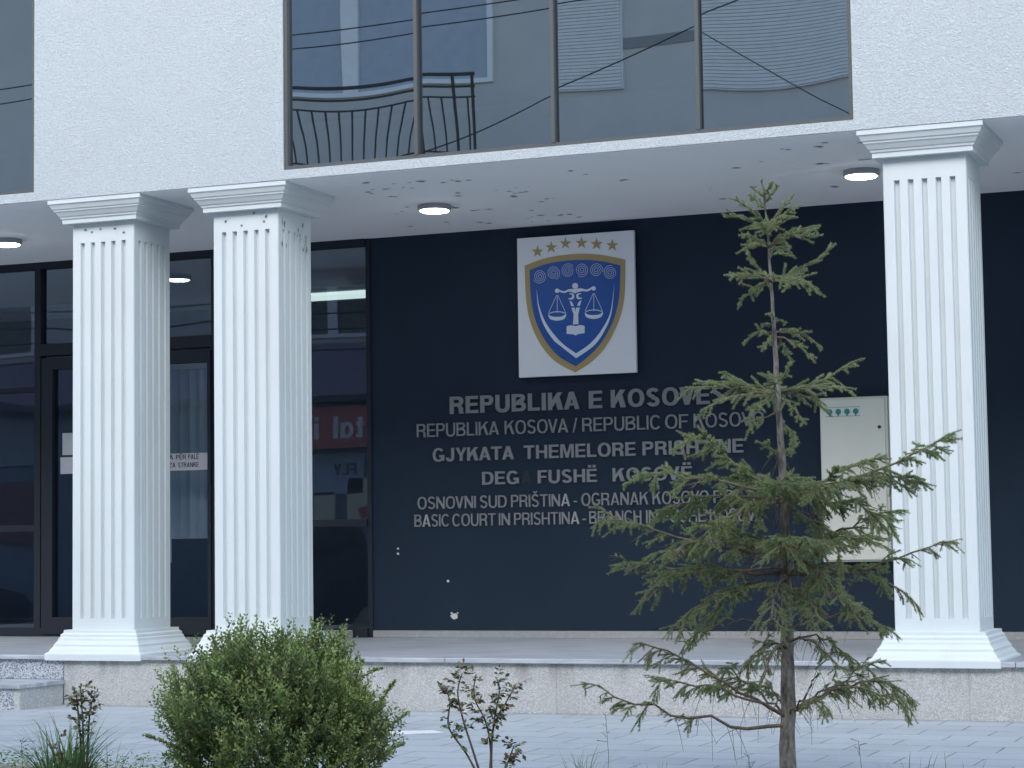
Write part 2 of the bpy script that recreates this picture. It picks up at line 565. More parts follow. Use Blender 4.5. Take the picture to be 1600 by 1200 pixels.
# columns
YS, CW, CK = .13, .50, .48
def column(x0):
    x1, y0, y1 = x0 + CW, YS, YS + CK
    pts = []
    gw, gd, ch = .031, .027, .006
    def side(a, b):
        a, b = Vector((*a, 0)), Vector((*b, 0))
        t = (b - a).normalized(); L = (b - a).length
        inn = Vector((-t.y, t.x, 0))
        pts.append(a + t * ch)
        for k in range(5):
            c = L * (k + 1) / 6
            for dx, dy in ((-gw / 2 - .002, 0), (-gw / 2 + .004, gd), (gw / 2 - .004, gd), (gw / 2 + .002, 0)):
                pts.append(a + t * (c + dx) + inn * dy)
        pts.append(b - t * ch)
    side((x0, y0), (x1, y0)); side((x1, y0), (x1, y1)); side((x1, y1), (x0, y1)); side((x0, y1), (x0, y0))
    sq = [(x0 + ch, y0), (x1 - ch, y0), (x1, y0 + ch), (x1, y1 - ch), (x1 - ch, y1), (x0 + ch, y1), (x0, y1 - ch), (x0, y0 + ch)]
    zb, zt2 = .245, 2.865
    mb = MB()
    mb.prism([(p.x, p.y) for p in pts], zb, zt2, caps=False)
    mb.prism(sq, .15, zb); mb.prism(sq, zt2, 3.01)
    sh = mb.build("column", COLP, court)
    def rect(o, z): return [(x0 - o, y0 - o, z), (x1 + o, y0 - o, z), (x1 + o, y1 + o, z), (x0 - o, y1 + o, z)]
    prof = [(.125, 0), (.125, -.030), (.116, -.036), (.104, -.064), (.096, -.070), (.094, -.080), (.088, -.083), (.070, -.112), (.062, -.118), (.059, -.130), (.051, -.133), (.050, -.163)]
    MB().rings([rect(o, ZC - .002 + z) for o, z in prof]).build("capital", COLP, sh)
    pb = [(.040, .168), (.042, .148), (.056, .138), (.058, .120), (.066, .112), (.070, .095), (.082, .078), (.090, .072), (.092, .056), (.106, .040), (.116, .020), (.132, .012), (.135, .004), (.135, -.036)]
    MB().rings([rect(o, z) for o, z in pb]).build("base", COLP, sh)
    return sh
for x in (-3.798, -2.667, 1.945, 6.2):
    column(x)

# mould flecks on the soffit and rain streaks on the columns
def flecks(spots, name, parent, mat=MOULD):
    V, F, A = [], [], []
    for c, ux, uy, a, b in spots:
        c, ux, uy = Vector(c), Vector(ux), Vector(uy)
        i0 = len(V); V.append(c); A.append(1.0); n = 14
        for k in range(n):
            t = 2 * math.pi * k / n; r = random.uniform(.75, 1.15)
            V.append(c + ux * (a * r * math.cos(t)) + uy * (b * r * math.sin(t))); A.append(0.0)
        for k in range(n):
            F.append((i0, i0 + 1 + k, i0 + 1 + (k + 1) % n))
    o = np_mesh(name, [tuple(v) for v in V], F, mat, parent, origin=tuple(parent.matrix_world.translation) if parent.parent is None and False else tuple(parent.location))
    at = o.data.attributes.new('cover', 'FLOAT', 'POINT'); at.data.foreach_set('value', A)
    return o
SOFFIT_SPOTS = [(-1.23,.29),(-1.39,.28),(-1.45,.39),(-1.46,.54),(-1.43,.64),(-1.61,.6),(-1.76,.71),(-1.59,.92),(-1.72,.91),(-1.02,.48),(-.97,.56),(-1.12,.56),(-1.19,1.02),(-.85,.94),(-.86,1.06),(-.82,1.14),(-.68,.97),(-.72,1.11),(-.99,1.32),(-.73,1.49),(-.88,1.57),(-1.07,1.92),(-1.12,2.19),(-1.2,2.35),(-1.23,2.46),(-.92,2.28),(-.79,2.29),(-.87,2.46),(-.18,.63),(-.04,1.01),(-1.42,1.57),(-1.42,1.68),(-1.69,1.33),(-1.97,1.65),(-1.31,1.77),(-1.83,2.21),(-1.84,2.35),(-1.66,2.32),(-1.58,2.36),(-2.13,2.2),(-1.64,.32),(-1.51,.34),(1.2,.13),(1.35,.26),(1.48,.02),(1.46,.24),(1.78,.06),(.98,.75),(.79,.86),(1.47,.99),(1.65,.97),(1.32,.93),(1.23,1.91),(.41,1.6),(.42,2.07),(2.77,.11),(2.75,.28),(2.49,1.88)]
sp = []
for x, y in SOFFIT_SPOTS:
    if y < .3: y = .34 + y * .3
    for q in range(random.choice((1, 1, 2))):
        a = random.uniform(.02, .07)
        sp.append(((x + random.gauss(0, .05), y + random.gauss(0, .04), ZS - .002), (1, 0, 0), (0, 1, 0), a, a * random.uniform(.5, 1.1)))
tag(flecks(sp, "mould_stains", court), kind="stuff")
# dirt on the faces of the middle column's head and a few on its neighbours
sp = []
x1 = -2.667 + CW + .0015
for k in range(9):
    sp.append(((x1, YS + random.uniform(.05, .45), random.choice((2.9, 2.86, 2.8, 2.74)) + random.uniform(-.03, .06)), (0, 1, 0), (0, 0, 1), random.uniform(.008, .022), random.uniform(.02, .06)))
for k in range(5):
    sp.append(((-2.667 + random.uniform(.05, .45), YS - .0015, random.uniform(2.9, 2.98)), (1, 0, 0), (0, 0, 1), .02, .02))
for k in range(5):
    sp.append(((-3.798 + random.uniform(.05, .45), YS - .0015, random.uniform(2.88, 2.98)), (1, 0, 0), (0, 0, 1), .025, .02))
tag(flecks(sp, "dirt_streaks", court), kind="stuff")
# bare white chips where the dark paint has come off
PLAST = plain("bare_plaster", (.6, .6, .58), .9)
for x, z, a in ((-2.028, .165, .026), (-2.05, .19, .008), (-2.0, .192, .006), (-2.503, .694, .009), (-2.504, .654, .010), (-2.079, .437, .011)):
    n = 11
    m = MB().flat([[(1.3 * a * random.uniform(.6, 1.1) * math.cos(2 * math.pi * k / n), a * random.uniform(.75, 1.05) * math.sin(2 * math.pi * k / n)) for k in range(n)]], (x, D - .0005, z), (1, 0, 0), (0, 0, 1), .001)
    m.build("paint_chip", PLAST, court)

# ---------------------------------------------------------------- lettering
def arc(cx, cy, rx, ry, a0, a1, n=14, e=2.25):
    out = []
    for k in range(n + 1):
        a = rad(a0 + (a1 - a0) * k / n); c, s_ = math.cos(a), math.sin(a)
        out.append((cx + rx * math.copysign(abs(c) ** (2 / e), c), cy + ry * math.copysign(abs(s_) ** (2 / e), s_)))
    return out
def ribbon(p, t):
    p = [Vector(q) for q in p]; Lf, Rt = [], []
    for i in range(len(p)):
        d0 = (p[i] - p[i - 1]).normalized() if i else None
        d1 = (p[i + 1] - p[i]).normalized() if i < len(p) - 1 else None
        d0 = d0 or d1; d1 = d1 or d0
        n0, n1 = Vector((-d0.y, d0.x)), Vector((-d1.y, d1.x))
        m = (n0 + n1).normalized(); m = m / max(.5, m.dot(n0))
        Lf.append(p[i] + m * (t / 2)); Rt.append(p[i] - m * (t / 2))
    return [tuple(v) for v in Lf + Rt[::-1]]
def glyph(ch, t):
    """capital height 1, stem t -> (width, [pieces], each piece = [outer, holes...])"""
    h = t * .88
    if ch in 'ËŠ':
        w_, pc = glyph({'Ë': 'E', 'Š': 'S'}[ch], t)
        if ch == 'Ë':
            r = t * .52
            for x in (w_ * .30, w_ * .74): pc = pc + [[[(x - r, 1.1), (x + r, 1.1), (x + r, 1.1 + 2 * r), (x - r, 1.1 + 2 * r)]]]
        else:
            c = w_ / 2
            pc = pc + [[[(c - .2, 1.28), (c - .07, 1.08), (c + .07, 1.08), (c + .2, 1.28), (c + .08, 1.28), (c, 1.17), (c - .08, 1.28)]]]
        return w_, pc
    if ch == '-': return .34, [[[(0, .30), (.34, .30), (.34, .30 + h), (0, .30 + h)]]]
    if ch == '/': return .36, [[[(0, -.03), (t * .8, -.03), (.36, 1.03), (.36 - t * .8, 1.03)]]]
    if ch == 'I': return t, [[[(0, 0), (t, 0), (t, 1), (0, 1)]]]
    if ch == 'L': return .58, [[[(0, 0), (.58, 0), (.58, h), (t, h), (t, 1), (0, 1)]]]
    if ch == 'E': return .63, [[[(0, 0), (.63, 0), (.63, h), (t, h), (t, .5 - h * .42), (.59, .5 - h * .42), (.59, .5 + h * .5), (t, .5 + h * .5), (t, 1 - h), (.62, 1 - h), (.62, 1), (0, 1)]]]
    if ch == 'F': return .59, [[[(0, 0), (t, 0), (t, .48 - h * .42), (.54, .48 - h * .42), (.54, .48 + h * .5), (t, .48 + h * .5), (t, 1 - h), (.59, 1 - h), (.59, 1), (0, 1)]]]
    if ch == 'T': return .68, [[[(.34 - t / 2, 0), (.34 + t / 2, 0), (.34 + t / 2, 1 - h), (.68, 1 - h), (.68, 1), (0, 1), (0, 1 - h), (.34 - t / 2, 1 - h)]]]
    if ch == 'Z': return .68, [[[(0, 0), (.68, 0), (.68, h), (t * 1.25, h), (.67, 1 - h), (.67, 1), (.02, 1), (.02, 1 - h), (.67 - t * 1.25, 1 - h), (0, h)]]]
    if ch == 'H': return .72, [[[(0, 0), (t, 0), (t, .5 - h * .5), (.72 - t, .5 - h * .5), (.72 - t, 0), (.72, 0), (.72, 1), (.72 - t, 1), (.72 - t, .5 + h * .5), (t, .5 + h * .5), (t, 1), (0, 1)]]]
    if ch == 'N': return .73, [[[(0, 0), (t * .95, 0), (t * .95, .68), (.73 - t * 1.08, 0), (.73, 0), (.73, 1), (.73 - t * .95, 1), (.73 - t * .95, .32), (t * 1.08, 1), (0, 1)]]]
    if ch == 'M': return .86, [[[(0, 0), (t * .9, 0), (t * .9, .78), (.43 - t * .45, 0), (.43 + t * .45, 0), (.86 - t * .9, .78), (.86 - t * .9, 0), (.86, 0), (.86, 1), (.86 - t * 1.35, 1), (.43, .30), (t * 1.35, 1), (0, 1)]]]
    if ch == 'A':
        w_ = .76; s_ = w_ / 2 - .55 * t; q = 1.08 * t
        il = lambda y: q + s_ * y
        ir = lambda y: w_ - q - s_ * y
        ya, yb = .21, .21 + h * .9; yt = (w_ / 2 - q) / s_
        return w_, [[[(0, 0), (q, 0), (il(ya), ya), (ir(ya), ya), (w_ - q, 0), (w_, 0), (w_ / 2 + .55 * t, 1), (w_ / 2 - .55 * t, 1)], [(il(yb), yb), (ir(yb), yb), (w_ / 2, yt)]]]
    if ch == 'V':
        w_ = .72; y = 1 - (w_ / 2 - 1.1 * t) / (w_ / 2 - .55 * t)
        return w_, [[[(0, 1), (w_ / 2 - .55 * t, 0), (w_ / 2 + .55 * t, 0), (w_, 1), (w_ - 1.1 * t, 1), (w_ / 2, y), (1.1 * t, 1)]]]
    if ch == 'Y':
        w_ = .72
        return w_, [[[(0, 1), (w_ / 2 - t / 2, .40), (w_ / 2 - t / 2, 0), (w_ / 2 + t / 2, 0), (w_ / 2 + t / 2, .40), (w_, 1), (w_ - 1.15 * t, 1), (w_ / 2, .56), (1.15 * t, 1)]]]
    if ch == 'K':
        w_ = .74
        e = Vector((w_ - 2.35 * t, .44)); a = Vector((w_ - .02, 1))
        J1 = a - e * .60
        dl = (J1 - Vector((w_, 0)))
        b0 = Vector((w_ - 1.3 * t, 0))
        # meet of the leg's left edge with the arm's lower edge
        det = dl.x * e.y - dl.y * e.x
        s_ = ((a.x - b0.x) * e.y - (a.y - b0.y) * e.x) / det
        J2 = b0 + dl * s_
        yl = a.y - e.y * (a.x - t) / e.x
        return w_, [[[(0, 0), (t, 0), (t, max(yl, .12)), tuple(J2), tuple(b0), (w_, 0), tuple(J1), tuple(a), (w_ - 1.35 * t, 1), (t, .56), (t, 1), (0, 1)]]]
    if ch == 'O': return .80, [[arc(.40, .5, .40, .52, 0, 352, 32), arc(.40, .5, .40 - t, .52 - h, 0, 352, 32)]]
    if ch == 'D':
        return .73, [[[(0, 0)] + arc(.30, .5, .43, .5, -90, 90, 18, 2.4) + [(0, 1)], [(t, h)] + arc(.30, .5, .43 - t, .5 - h, -90, 90, 18, 2.4) + [(t, 1 - h)]]]
    if ch == 'P':
        r = .29
        return .66, [[[(0, 0), (t, 0), (t, 1 - 2 * r)] + arc(.37, 1 - r, .29, r, -90, 90, 14) + [(0, 1)], [(t, 1 - 2 * r + h)] + arc(.37, 1 - r, .29 - t, r - h, -90, 90, 14) + [(t, 1 - h)]]]
    if ch == 'R':
        r = .28
        return .71, [[[(0, 0), (t, 0), (t, .42), (.36, .42), (.71 - 1.25 * t - .01, .34), (.70 - 1.15 * t, 0), (.71, 0), (.68, .10), (.67, .34), (.56, .475)] + arc(.40, 1 - r, .285, r, -50, 90, 14) + [(0, 1)], [(t, 1 - 2 * r + h)] + arc(.40, 1 - r, .285 - t, r - h, -90, 90, 14) + [(t, 1 - h)]]]
    if ch == 'B':
        return .70, [[[(0, 0)] + arc(.41, .275, .29, .275, -90, 62, 12) + arc(.39, .75, .27, .25, -50, 90, 12) + [(0, 1)],
                      [(t, h)] + arc(.40, .275, .30 - t, .275 - h, -90, 90, 12) + [(t, .55 - h)],
                      [(t, .55)] + arc(.39, .765, .27 - t, .235 - h, -90, 90, 12) + [(t, 1 - h)]]]
    if ch == 'C': return .75, [[ribbon(arc(.385, .5, .385 - t / 2, .52 - h / 2, 38, 322, 30), t * .96)]]
    if ch == 'G':
        return .77, [[ribbon(arc(.385, .5, .385 - t / 2, .52 - h / 2, 38, 318, 30) + [(.77 - t * .5, .16), (.77 - t * .5, .46 - h * .5 + .02), (.44, .46 - h * .5 + .02)], t * .94)]]
    if ch == 'J': return .55, [[ribbon(arc(.55 / 2, .30, .275 - t / 2, .32 - h / 2, -175, 0, 14) + [(.55 - t / 2, 1)], t)]]
    if ch == 'U': return .71, [[ribbon([(t / 2, 1), (t / 2, .34)] + arc(.355, .34, .355 - t / 2, .36 - h / 2, 180, 360, 16)[1:-1] + [(.71 - t / 2, .34), (.71 - t / 2, 1)], t)]]
    if ch == 'S':
        x, y = t / 2, h / 2
        pth = arc(.335, .745, .29 - x + .02, .275 - y, 22, 262, 16, 2.1) + arc(.335, .262, .315 - x, .282 - y, 84, -166, 18, 2.1)
        return .67, [[ribbon(pth, t * .96)]]
    raise KeyError(ch)
def word(mb_, txt, x0, x1, z, cap, t, y, dep, ux=(1, 0, 0)):
    """yields one piece of lettering per character, spread evenly between x0 and x1"""
    g = [glyph(c, t) for c in txt]
    tot = sum(w_ for w_, _ in g); gap = .10
    tot += sum(gap * (.35 if (a + b) in ('KA', 'AT', 'TA', 'YK', 'OV', 'VO', 'VA', 'LJ') else 1) for a, b in zip(txt, txt[1:]))
    k = (x1 - x0) / tot
    x = x0
    for i, (c, (w_, pc)) in enumerate(zip(txt, g)):
        m = mb_()
        for con in pc:
            m.flat([[(q[0] * k, q[1] * cap) for q in c2] for c2 in con], (x, y, z), ux, (0, 0, 1), dep)
        yield i, c, m
        if i < len(txt) - 1:
            gg = gap * (.35 if (c + txt[i + 1]) in ('KA', 'AT', 'TA', 'YK', 'OV', 'VO', 'VA', 'LJ') else 1)
            x += (w_ + gg) * k
LINES = [
 ("large top line of grey letters on the dark porch wall, reading REPUBLIKA E KOSOVËS", .134, 1.7345, .205, [("REPUBLIKA", -2.042, -0.964), ("E", -0.889, -0.781), ("KOSOVËS", -0.712, 0.19)]),
 ("second line of thin grey wall letters, REPUBLIKA KOSOVA / REPUBLIC OF KOSOVO", .104, 1.561, .14, [("REPUBLIKA", -2.327, -1.631), ("KOSOVA", -1.582, -1.061), ("/", -1.024, -0.986), ("REPUBLIC", -0.945, -0.32), ("OF", -0.284, -0.106), ("KOSOVO", -0.063, 0.477)]),
 ("third line of bold grey letters on the dark porch wall, reading GJYKATA THEMELORE PRISHTINE", .103, 1.367, .185, [("GJYKATA", -2.192, -1.508), ("THEMELORE", -1.426, -0.522), ("PRISHTINE", -0.467, 0.316)]),
 ("fourth line of bold grey letters, reading DEG FUSHË KOSOVË with one A fallen off", .10, 1.177, .185, [("DEG", -1.776, -1.471), ("A", -1.452, -1.368), ("FUSHË", -1.314, -0.834), ("KOSOVË", -0.708, -0.084)]),
 ("fifth line of thin grey wall letters, OSNOVNI SUD PRIŠTINA - OGRANAK KOSOVO POLJE", .094, .999, .14, [("OSNOVNI", -2.326, -1.831), ("SUD", -1.798, -1.574), ("PRIŠTINA", -1.537, -1.056), ("-", -1.024, -0.996), ("OGRANAK", -0.962, -0.428), ("KOSOVO", -0.395, 0.043), ("POLJE", 0.079, 0.444)]),
 ("lowest line of thin grey letters, BASIC COURT IN PRISHTINA - BRANCH IN FUSHE KOSOVE", .094, .862, .14, [("BASIC", -2.355, -2.058), ("COURT", -2.031, -1.668), ("IN", -1.641, -1.549), ("PRISHTINA", -1.514, -0.983), ("-", -0.957, -0.927), ("BRANCH", -0.901, -0.486), ("IN", -0.449, -0.356), ("FUSHE", -0.32, 0.017), ("KOSOVE", 0.047, 0.455)]),
]
GHOST = plain("unfaded_wall_paint", (.014, .020, .032), .7)
for li, (lab, cap, z, t, words) in enumerate(LINES):
    T = empty("lettering", lab, "lettering", (-.94, D - .001, z), "grey letters on the porch wall")
    for txt, x0, x1 in words:
        for i, c, m in word(MB, txt, x0, x1, z, cap, t, D - .0005, .012 if not (li == 3 and txt == "A") else .001):
            ghost = li == 3 and txt == "A"
            worn = c == "A" and ((li == 4 and txt == "PRIŠTINA") or (li == 5 and txt in ("BASIC", "PRISHTINA")))
            o = m.build("letter", GHOST if ghost else (WORNM if False else (WORN if worn else LETTER)), T)
            if ghost: o["label"] = "dark trace left by a fallen letter A"
            if worn: o["label"] = "worn letter A showing white where its face has peeled"

# ---------------------------------------------------------------- emblem sign
SX0, SX1, SZ0, SZ1, SY = -1.437, -.487, 1.990, 3.066, D - .062
sign = empty("emblem_sign", "white upright board with gold-edged blue shield, six stars and scales of justice", "sign", (-.96, D, 2.53))
MB().box((SX0, SY, SZ0), (SX1, D - .03, SZ1), .003).build("board", WHITE, sign)
fr = MB()
for a, b in (((SX0 + .012, D - .029, SZ0 + .012), (SX1 - .012, D - .001, SZ1 - .012)),): fr.box(a, b)
fr.build("mounting_frame", BLACK, sign)
SPIR = plain("light_blue_print", (.62, .70, .84), .5)
def S(x, y):
    """sketch of the board -> metres on the board"""
    yt, yb = 153 - .0754 * (x - 135), 1157 - .0527 * (x - 153)
    xl, xr = 135 + .01793 * (y - 153), 970 + .0176 * (y - 90)
    return ((x - xl) / (xr - xl) * (SX1 - SX0), (yb - y) / (yb - yt) * (SZ1 - SZ0))
def Sm(pts): return [S(*p) for p in pts]
def spl(P, n=8):
    """smooth line through points"""
    P = [Vector(p) for p in P]; out = []
    for i in range(len(P) - 1):
        a, b, c, d = P[max(i - 1, 0)], P[i], P[i + 1], P[min(i + 2, len(P) - 1)]
        for k in range(n):
            t = k / n
            out.append(tuple(.5 * ((2 * b) + (c - a) * t + (2 * a - 5 * b + 4 * c - d) * t * t + (3 * b - a - 3 * c + d) * t ** 3)))
    out.append(tuple(P[-1])); return out
def layer(name, cons, k, m, parent):
    return MB().flat(cons, (SX0, SY - .0012 * k, SZ0), (1, 0, 0), (0, 0, 1), .0018).build(name, m, parent)
outer = spl([(193, 350), (320, 302), (450, 275), (600, 262), (750, 271), (912, 304)]) + spl([(912, 304), (906, 560), (868, 740), (780, 920), (680, 1035), (560, 1117)])[1:] + spl([(560, 1117), (420, 1042), (315, 925), (240, 770), (205, 600), (193, 350)])[1:-1]
inner = spl([(230, 382), (340, 340), (460, 316), (600, 306), (740, 315), (878, 345)]) + spl([(878, 345), (870, 560), (832, 730), (755, 885), (665, 990), (564, 1073)])[1:] + spl([(564, 1073), (440, 1000), (345, 890), (274, 745), (240, 580), (230, 382)])[1:-1]
gold = layer("shield_border", [Sm(outer)], 1, GOLD, sign)
shield = layer("shield", [Sm(inner)], 2, BLUE, sign)
for cx, cy in ((286, 248), (385, 217), (487, 188), (602, 184), (709, 192), (820, 200)):
    pts = []
    for k in range(10):
        r = 45 if k % 2 == 0 else 17
        a = rad(-90 + 36 * k)
        pts.append((cx + r * math.cos(a), cy + r * 1.03 * math.sin(a)))
    layer("star", [Sm(pts)], 1, GOLD, sign)
for cx, cy in ((303, 427), (402, 402), (507, 384), (604, 379), (709, 381), (808, 396)):
    pts = []
    for k in range(91):
        a = k / 90 * 2 * math.pi * 3.2
        r = 5 + 43 * k / 90
        pts.append((cx + r * math.cos(a + cx), cy + r * 1.06 * math.sin(a + cx)))
    rb = ribbon(Sm(pts), .0033)
    n = len(rb) // 2
    m = MB()      # laid as short pieces so that the coil fills cleanly
    Lv, Rv = rb[:n], rb[n:][::-1]
    vs = [(m.bm.verts.new((SX0 + a[0], SY - .0066, SZ0 + a[1])), m.bm.verts.new((SX0 + b[0], SY - .0066, SZ0 + b[1]))) for a, b in zip(Lv, Rv)]
    for (a, b), (c, d) in zip(vs[:-1], vs[1:]):
        m.bm.faces.new((a, b, d, c))
    m.build("spiral", SPIR, shield)
sw = spl([(281, 520), (292, 640), (330, 770), (400, 880), (470, 940), (566, 1015)]) + spl([(566, 1015), (690, 925), (765, 820), (815, 690), (836, 480)])[1:] + spl([(836, 480), (808, 680), (752, 800), (670, 905), (566, 980)])[1:] + spl([(566, 980), (480, 920), (412, 850), (345, 755), (300, 640), (281, 520)])[1:-1]
layer("chevron_band", [Sm(sw)], 3.4, PALE, shield)
sc = MB()
def draw(pts): sc.flat([Sm(pts)], (SX0, SY - .0012 * 3.4, SZ0), (1, 0, 0), (0, 0, 1), .0018)
def circ(cx, cy, r, ry=None): return [(cx + r * math.cos(2 * math.pi * k / 20), cy + (ry or r) * math.sin(2 * math.pi * k / 20)) for k in range(20)]
draw(circ(558, 494, 21)); draw(circ(429, 530, 16)); draw(circ(689, 512, 16))
draw(spl([(444, 522), (480, 532), (515, 518), (556, 516), (600, 512), (640, 520), (674, 504)]) + spl([(676, 518), (645, 534), (610, 532), (575, 540), (556, 548), (535, 540), (510, 536), (480, 546), (442, 536)]))
draw(spl([(520, 546), (545, 552), (552, 572), (540, 592), (510, 590)]) + spl([(510, 583), (530, 580), (537, 568), (530, 556), (518, 554)]))
draw(spl([(598, 545), (572, 552), (566, 570), (578, 590), (608, 586)]) + spl([(606, 579), (588, 577), (581, 566), (586, 556), (600, 553)]))
draw([(518, 598), (536, 612), (550, 640), (530, 640)]); draw([(604, 596), (584, 610), (572, 638), (592, 638)])
draw([(532, 652), (556, 652), (560, 684), (566, 652), (592, 650), (580, 700), (582, 755), (582, 770), (542, 772), (545, 755), (548, 700)])
draw([(498, 786), (528, 778), (562, 784), (598, 776), (626, 782), (626, 834), (600, 838), (578, 842), (562, 852), (548, 844), (525, 842), (498, 840)])
for cx, cy, sgn in ((430, 712, 1), (691, 698, -1)):
    top = cy - 150
    for ex in (-62, 0, 62):
        draw([(cx + ex * .06 - 1.6, top), (cx + ex * .06 + 1.6, top), (cx + ex + 1.8, cy - 22), (cx + ex - 1.8, cy - 22)])
    draw(spl([(cx - 66, cy - 10), (cx - 50, cy + 22), (cx, cy + 34), (cx + 50, cy + 20), (cx + 66, cy - 12)]) + spl([(cx + 62, cy - 14), (cx + 35, cy + 2), (cx, cy + 6), (cx - 35, cy + 4), (cx - 62, cy - 8)]))
    draw(spl([(cx - 64, cy - 14), (cx - 40, cy - 28), (cx, cy - 34), (cx + 40, cy - 30), (cx + 64, cy - 16)]) + spl([(cx + 60, cy - 14), (cx + 38, cy - 24), (cx, cy - 28), (cx - 38, cy - 23), (cx - 60, cy - 11)]))
sc.build("scales", PALE, shield)

# ---------------------------------------------------------------- small things on the porch
for x, y, lab in ((-1.581, 1.408, "round lit ceiling lamp with grey rim among the black mould flecks"),
                  (1.541, 1.367, "round lit ceiling lamp beside the right-hand column's capital"),
                  (-5.272, 1.423, "round lit ceiling lamp at the left edge, over the glazed doors")):
    z = ZS - .0005
    L_ = empty("ceiling_lamp", lab, "lamp", (x, y, z), "round ceiling lamps under the porch")
    MB().disc((x, y, z), [(.118, 0), (.121, -.012), (.121, -.030), (.116, -.038), (.103, -.040), (.103, -.036)]).build("rim", plain("lamp_rim_grey", (.34, .35, .355), .5), L_, smooth=False)
    MB().disc((x, y, z), [(.1025, -.030), (.1025, -.043), (.095, -.048), (.05, -.052), (.012, -.053)]).build("diffuser", LAMPW, L_, smooth=True)

BX0, BX1, BZ0, BZ1, BY = .917, 1.408, .556, 1.738, D - .115
cab = empty("meter_cabinet", "flat grey metal meter cabinet with green stickers, behind the spruce tree", "cabinet", (1.16, D, BZ0))
MB().box((BX0, BY + .02, BZ0), (BX1, D - .001, BZ1), .004).build("cabinet_body", STEEL, cab)
dr = MB().box((BX0 + .012, BY, BZ0 + .014), (BX1 - .016, BY + .019, BZ1 - .014), .004).build("door", STEEL, cab)
for z in (1.515, .80):
    m = MB()
    m.tube([(BX1 - .055, BY - .006, z), (BX1 - .055, BY + .001, z)], .013, 14)
    m.box((BX1 - .0575, BY - .008, z - .010), (BX1 - .0525, BY - .0061, z + .010))
    m.build("lock", DARKM, dr)
MB().box((BX0 + .012, BY - .006, BZ1 - .04), (BX0 + .018, BY - .0005, BZ1 - .03)).build("hinge", DARKM, dr)
for k in range(4):
    x = BX0 + .046 + k * .0635
    st = MB().box((x, BY - .0016, 1.600), (x + .0615, BY - .0002, 1.668)).build("sticker", plain("sticker_white", (.62, .68, .64), .5), dr)
    m = MB()
    cx, cz = x + .031, 1.634
    m.flat([[(.021 * math.cos(2 * math.pi * q / 20), .021 * math.sin(2 * math.pi * q / 20)) for q in range(20)]], (cx, BY - .0018, cz), (1, 0, 0), (0, 0, 1), .001)
    m.box((cx - .005, BY - .0026, 1.603), (cx + .005, BY - .0018, cz - .0205))
    for a, b in (((x, 1.600), (x + .0615, 1.603)), ((x, 1.665), (x + .0615, 1.668))):
        m.box((a[0], BY - .0026, a[1]), (b[0], BY - .0018, b[1]))
    m.build("sticker_emblem", GREEN, st)

nx0, nx1, nz0, nz1 = -5.62, -4.19, 1.357, 1.497
ny = D - .012
notice = empty("door_notice", "long pale paper notice with black capitals stuck across the glass door", "notice", (-4.94, ny, nz0))
MB().box((nx0, ny - .002, nz0), (nx1, ny, nz1)).build("paper", plain("notice_paper", (.50, .49, .52), .7), notice)
INK = plain("black_ink", (.02, .02, .022), .6)
for txt, x0, x1, z in (("A", -4.565, -4.525, 1.448), ("PËR", -4.50, -4.405, 1.447), ("PALË", -4.385, -4.285, 1.446), ("ZA", -4.565, -4.505, 1.383), ("STRANKE", -4.48, -4.285, 1.382)):
    for i, c, m in word(MB, txt, x0, x1, z, .040, .17, ny - .0022, .0008):
        m.build("letter", INK, notice)
pp = empty("door_paper", "small white sheet of paper on the glass door above the long notice", "paper", (-5.56, D - .02, 1.52))
MB().box((-5.60, D - .014, 1.515), (-5.40, D - .012, 1.70), 0).build("sheet", plain("white_paper", (.5, .52, .54), .7), pp)

bl = empty("vertical_blinds", "pale vertical blinds hanging inside the glazed entrance", "blinds", (-4.9, 3.05, 2.25))
MB().box((-5.72, 3.02, 2.22), (-4.16, 3.08, 2.27)).build("rail", STEEL, bl)
k = 0
for i in range(16):
    x = -5.66 + i * .094
    a = .75 + random.uniform(-.25, .25)
    s_ = MB().box((-.045, -.0015, .80 if x > -4.75 else .60), (.045, .0015, 2.215))
    bmesh.ops.rotate(s_.bm, verts=s_.bm.verts, cent=(0, 0, 0), matrix=Matrix.Rotation(a, 3, 'Z'))
    bmesh.ops.translate(s_.bm, verts=s_.bm.verts, vec=(x, 3.05, 0))
    s_.build("slat", BLIND, bl)
pl = empty("panel_light", "bright flat panel light seen through the porch glass, inside the room", "light", (-3.65, 4.2, 2.9))
MB().box((-4.3, 4.05, 2.90), (-3.42, 4.36, 2.93)).build("panel", PANEL, pl)
MB().box((-4.33, 3.97, 2.931), (-3.39, 4.53, 2.97)).build("housing", STEEL, pl)

stone = MB().box((-3.36, 2.36, .001), (-2.86, 2.62, .062), .012)
for v in stone.bm.verts: v.co += Vector((random.uniform(-.006, .006), random.uniform(-.006, .006), random.uniform(-.004, .0)))
tag(stone.build("stone_block", CONC), "loose rough grey stone block lying on the porch beside the middle column", "stone block")
wt = MB().prism([(-.80, -1.80), (-.30, -1.42), (-.42, -1.30), (-.95, -1.62)], ZG + .001, ZG + .005)
tag(wt.build("white_sheet", plain("sheet_white", (.72, .73, .74), .7)), "flat white sheet lying on the pavers behind the boxwood bush", "sheet")
V, F = [], []
for k in range(46):
    x, y, r = random.uniform(-3.5, 4), random.uniform(-2.9, .0), random.uniform(.004, .012)
    if random.random() < .6: y = random.uniform(-.06, .02)
    i0 = len(V); n = 5
    hgt = random.uniform(.003, .01)
    for q in range(n):
        V.append((x + 1.5 * r * math.cos(q * 1.257), y + r * math.sin(q * 1.257), ZG + .001))
    V.append((x, y, ZG + hgt))
    for q in range(n): F.append((i0 + q, i0 + (q + 1) % n, i0 + n))
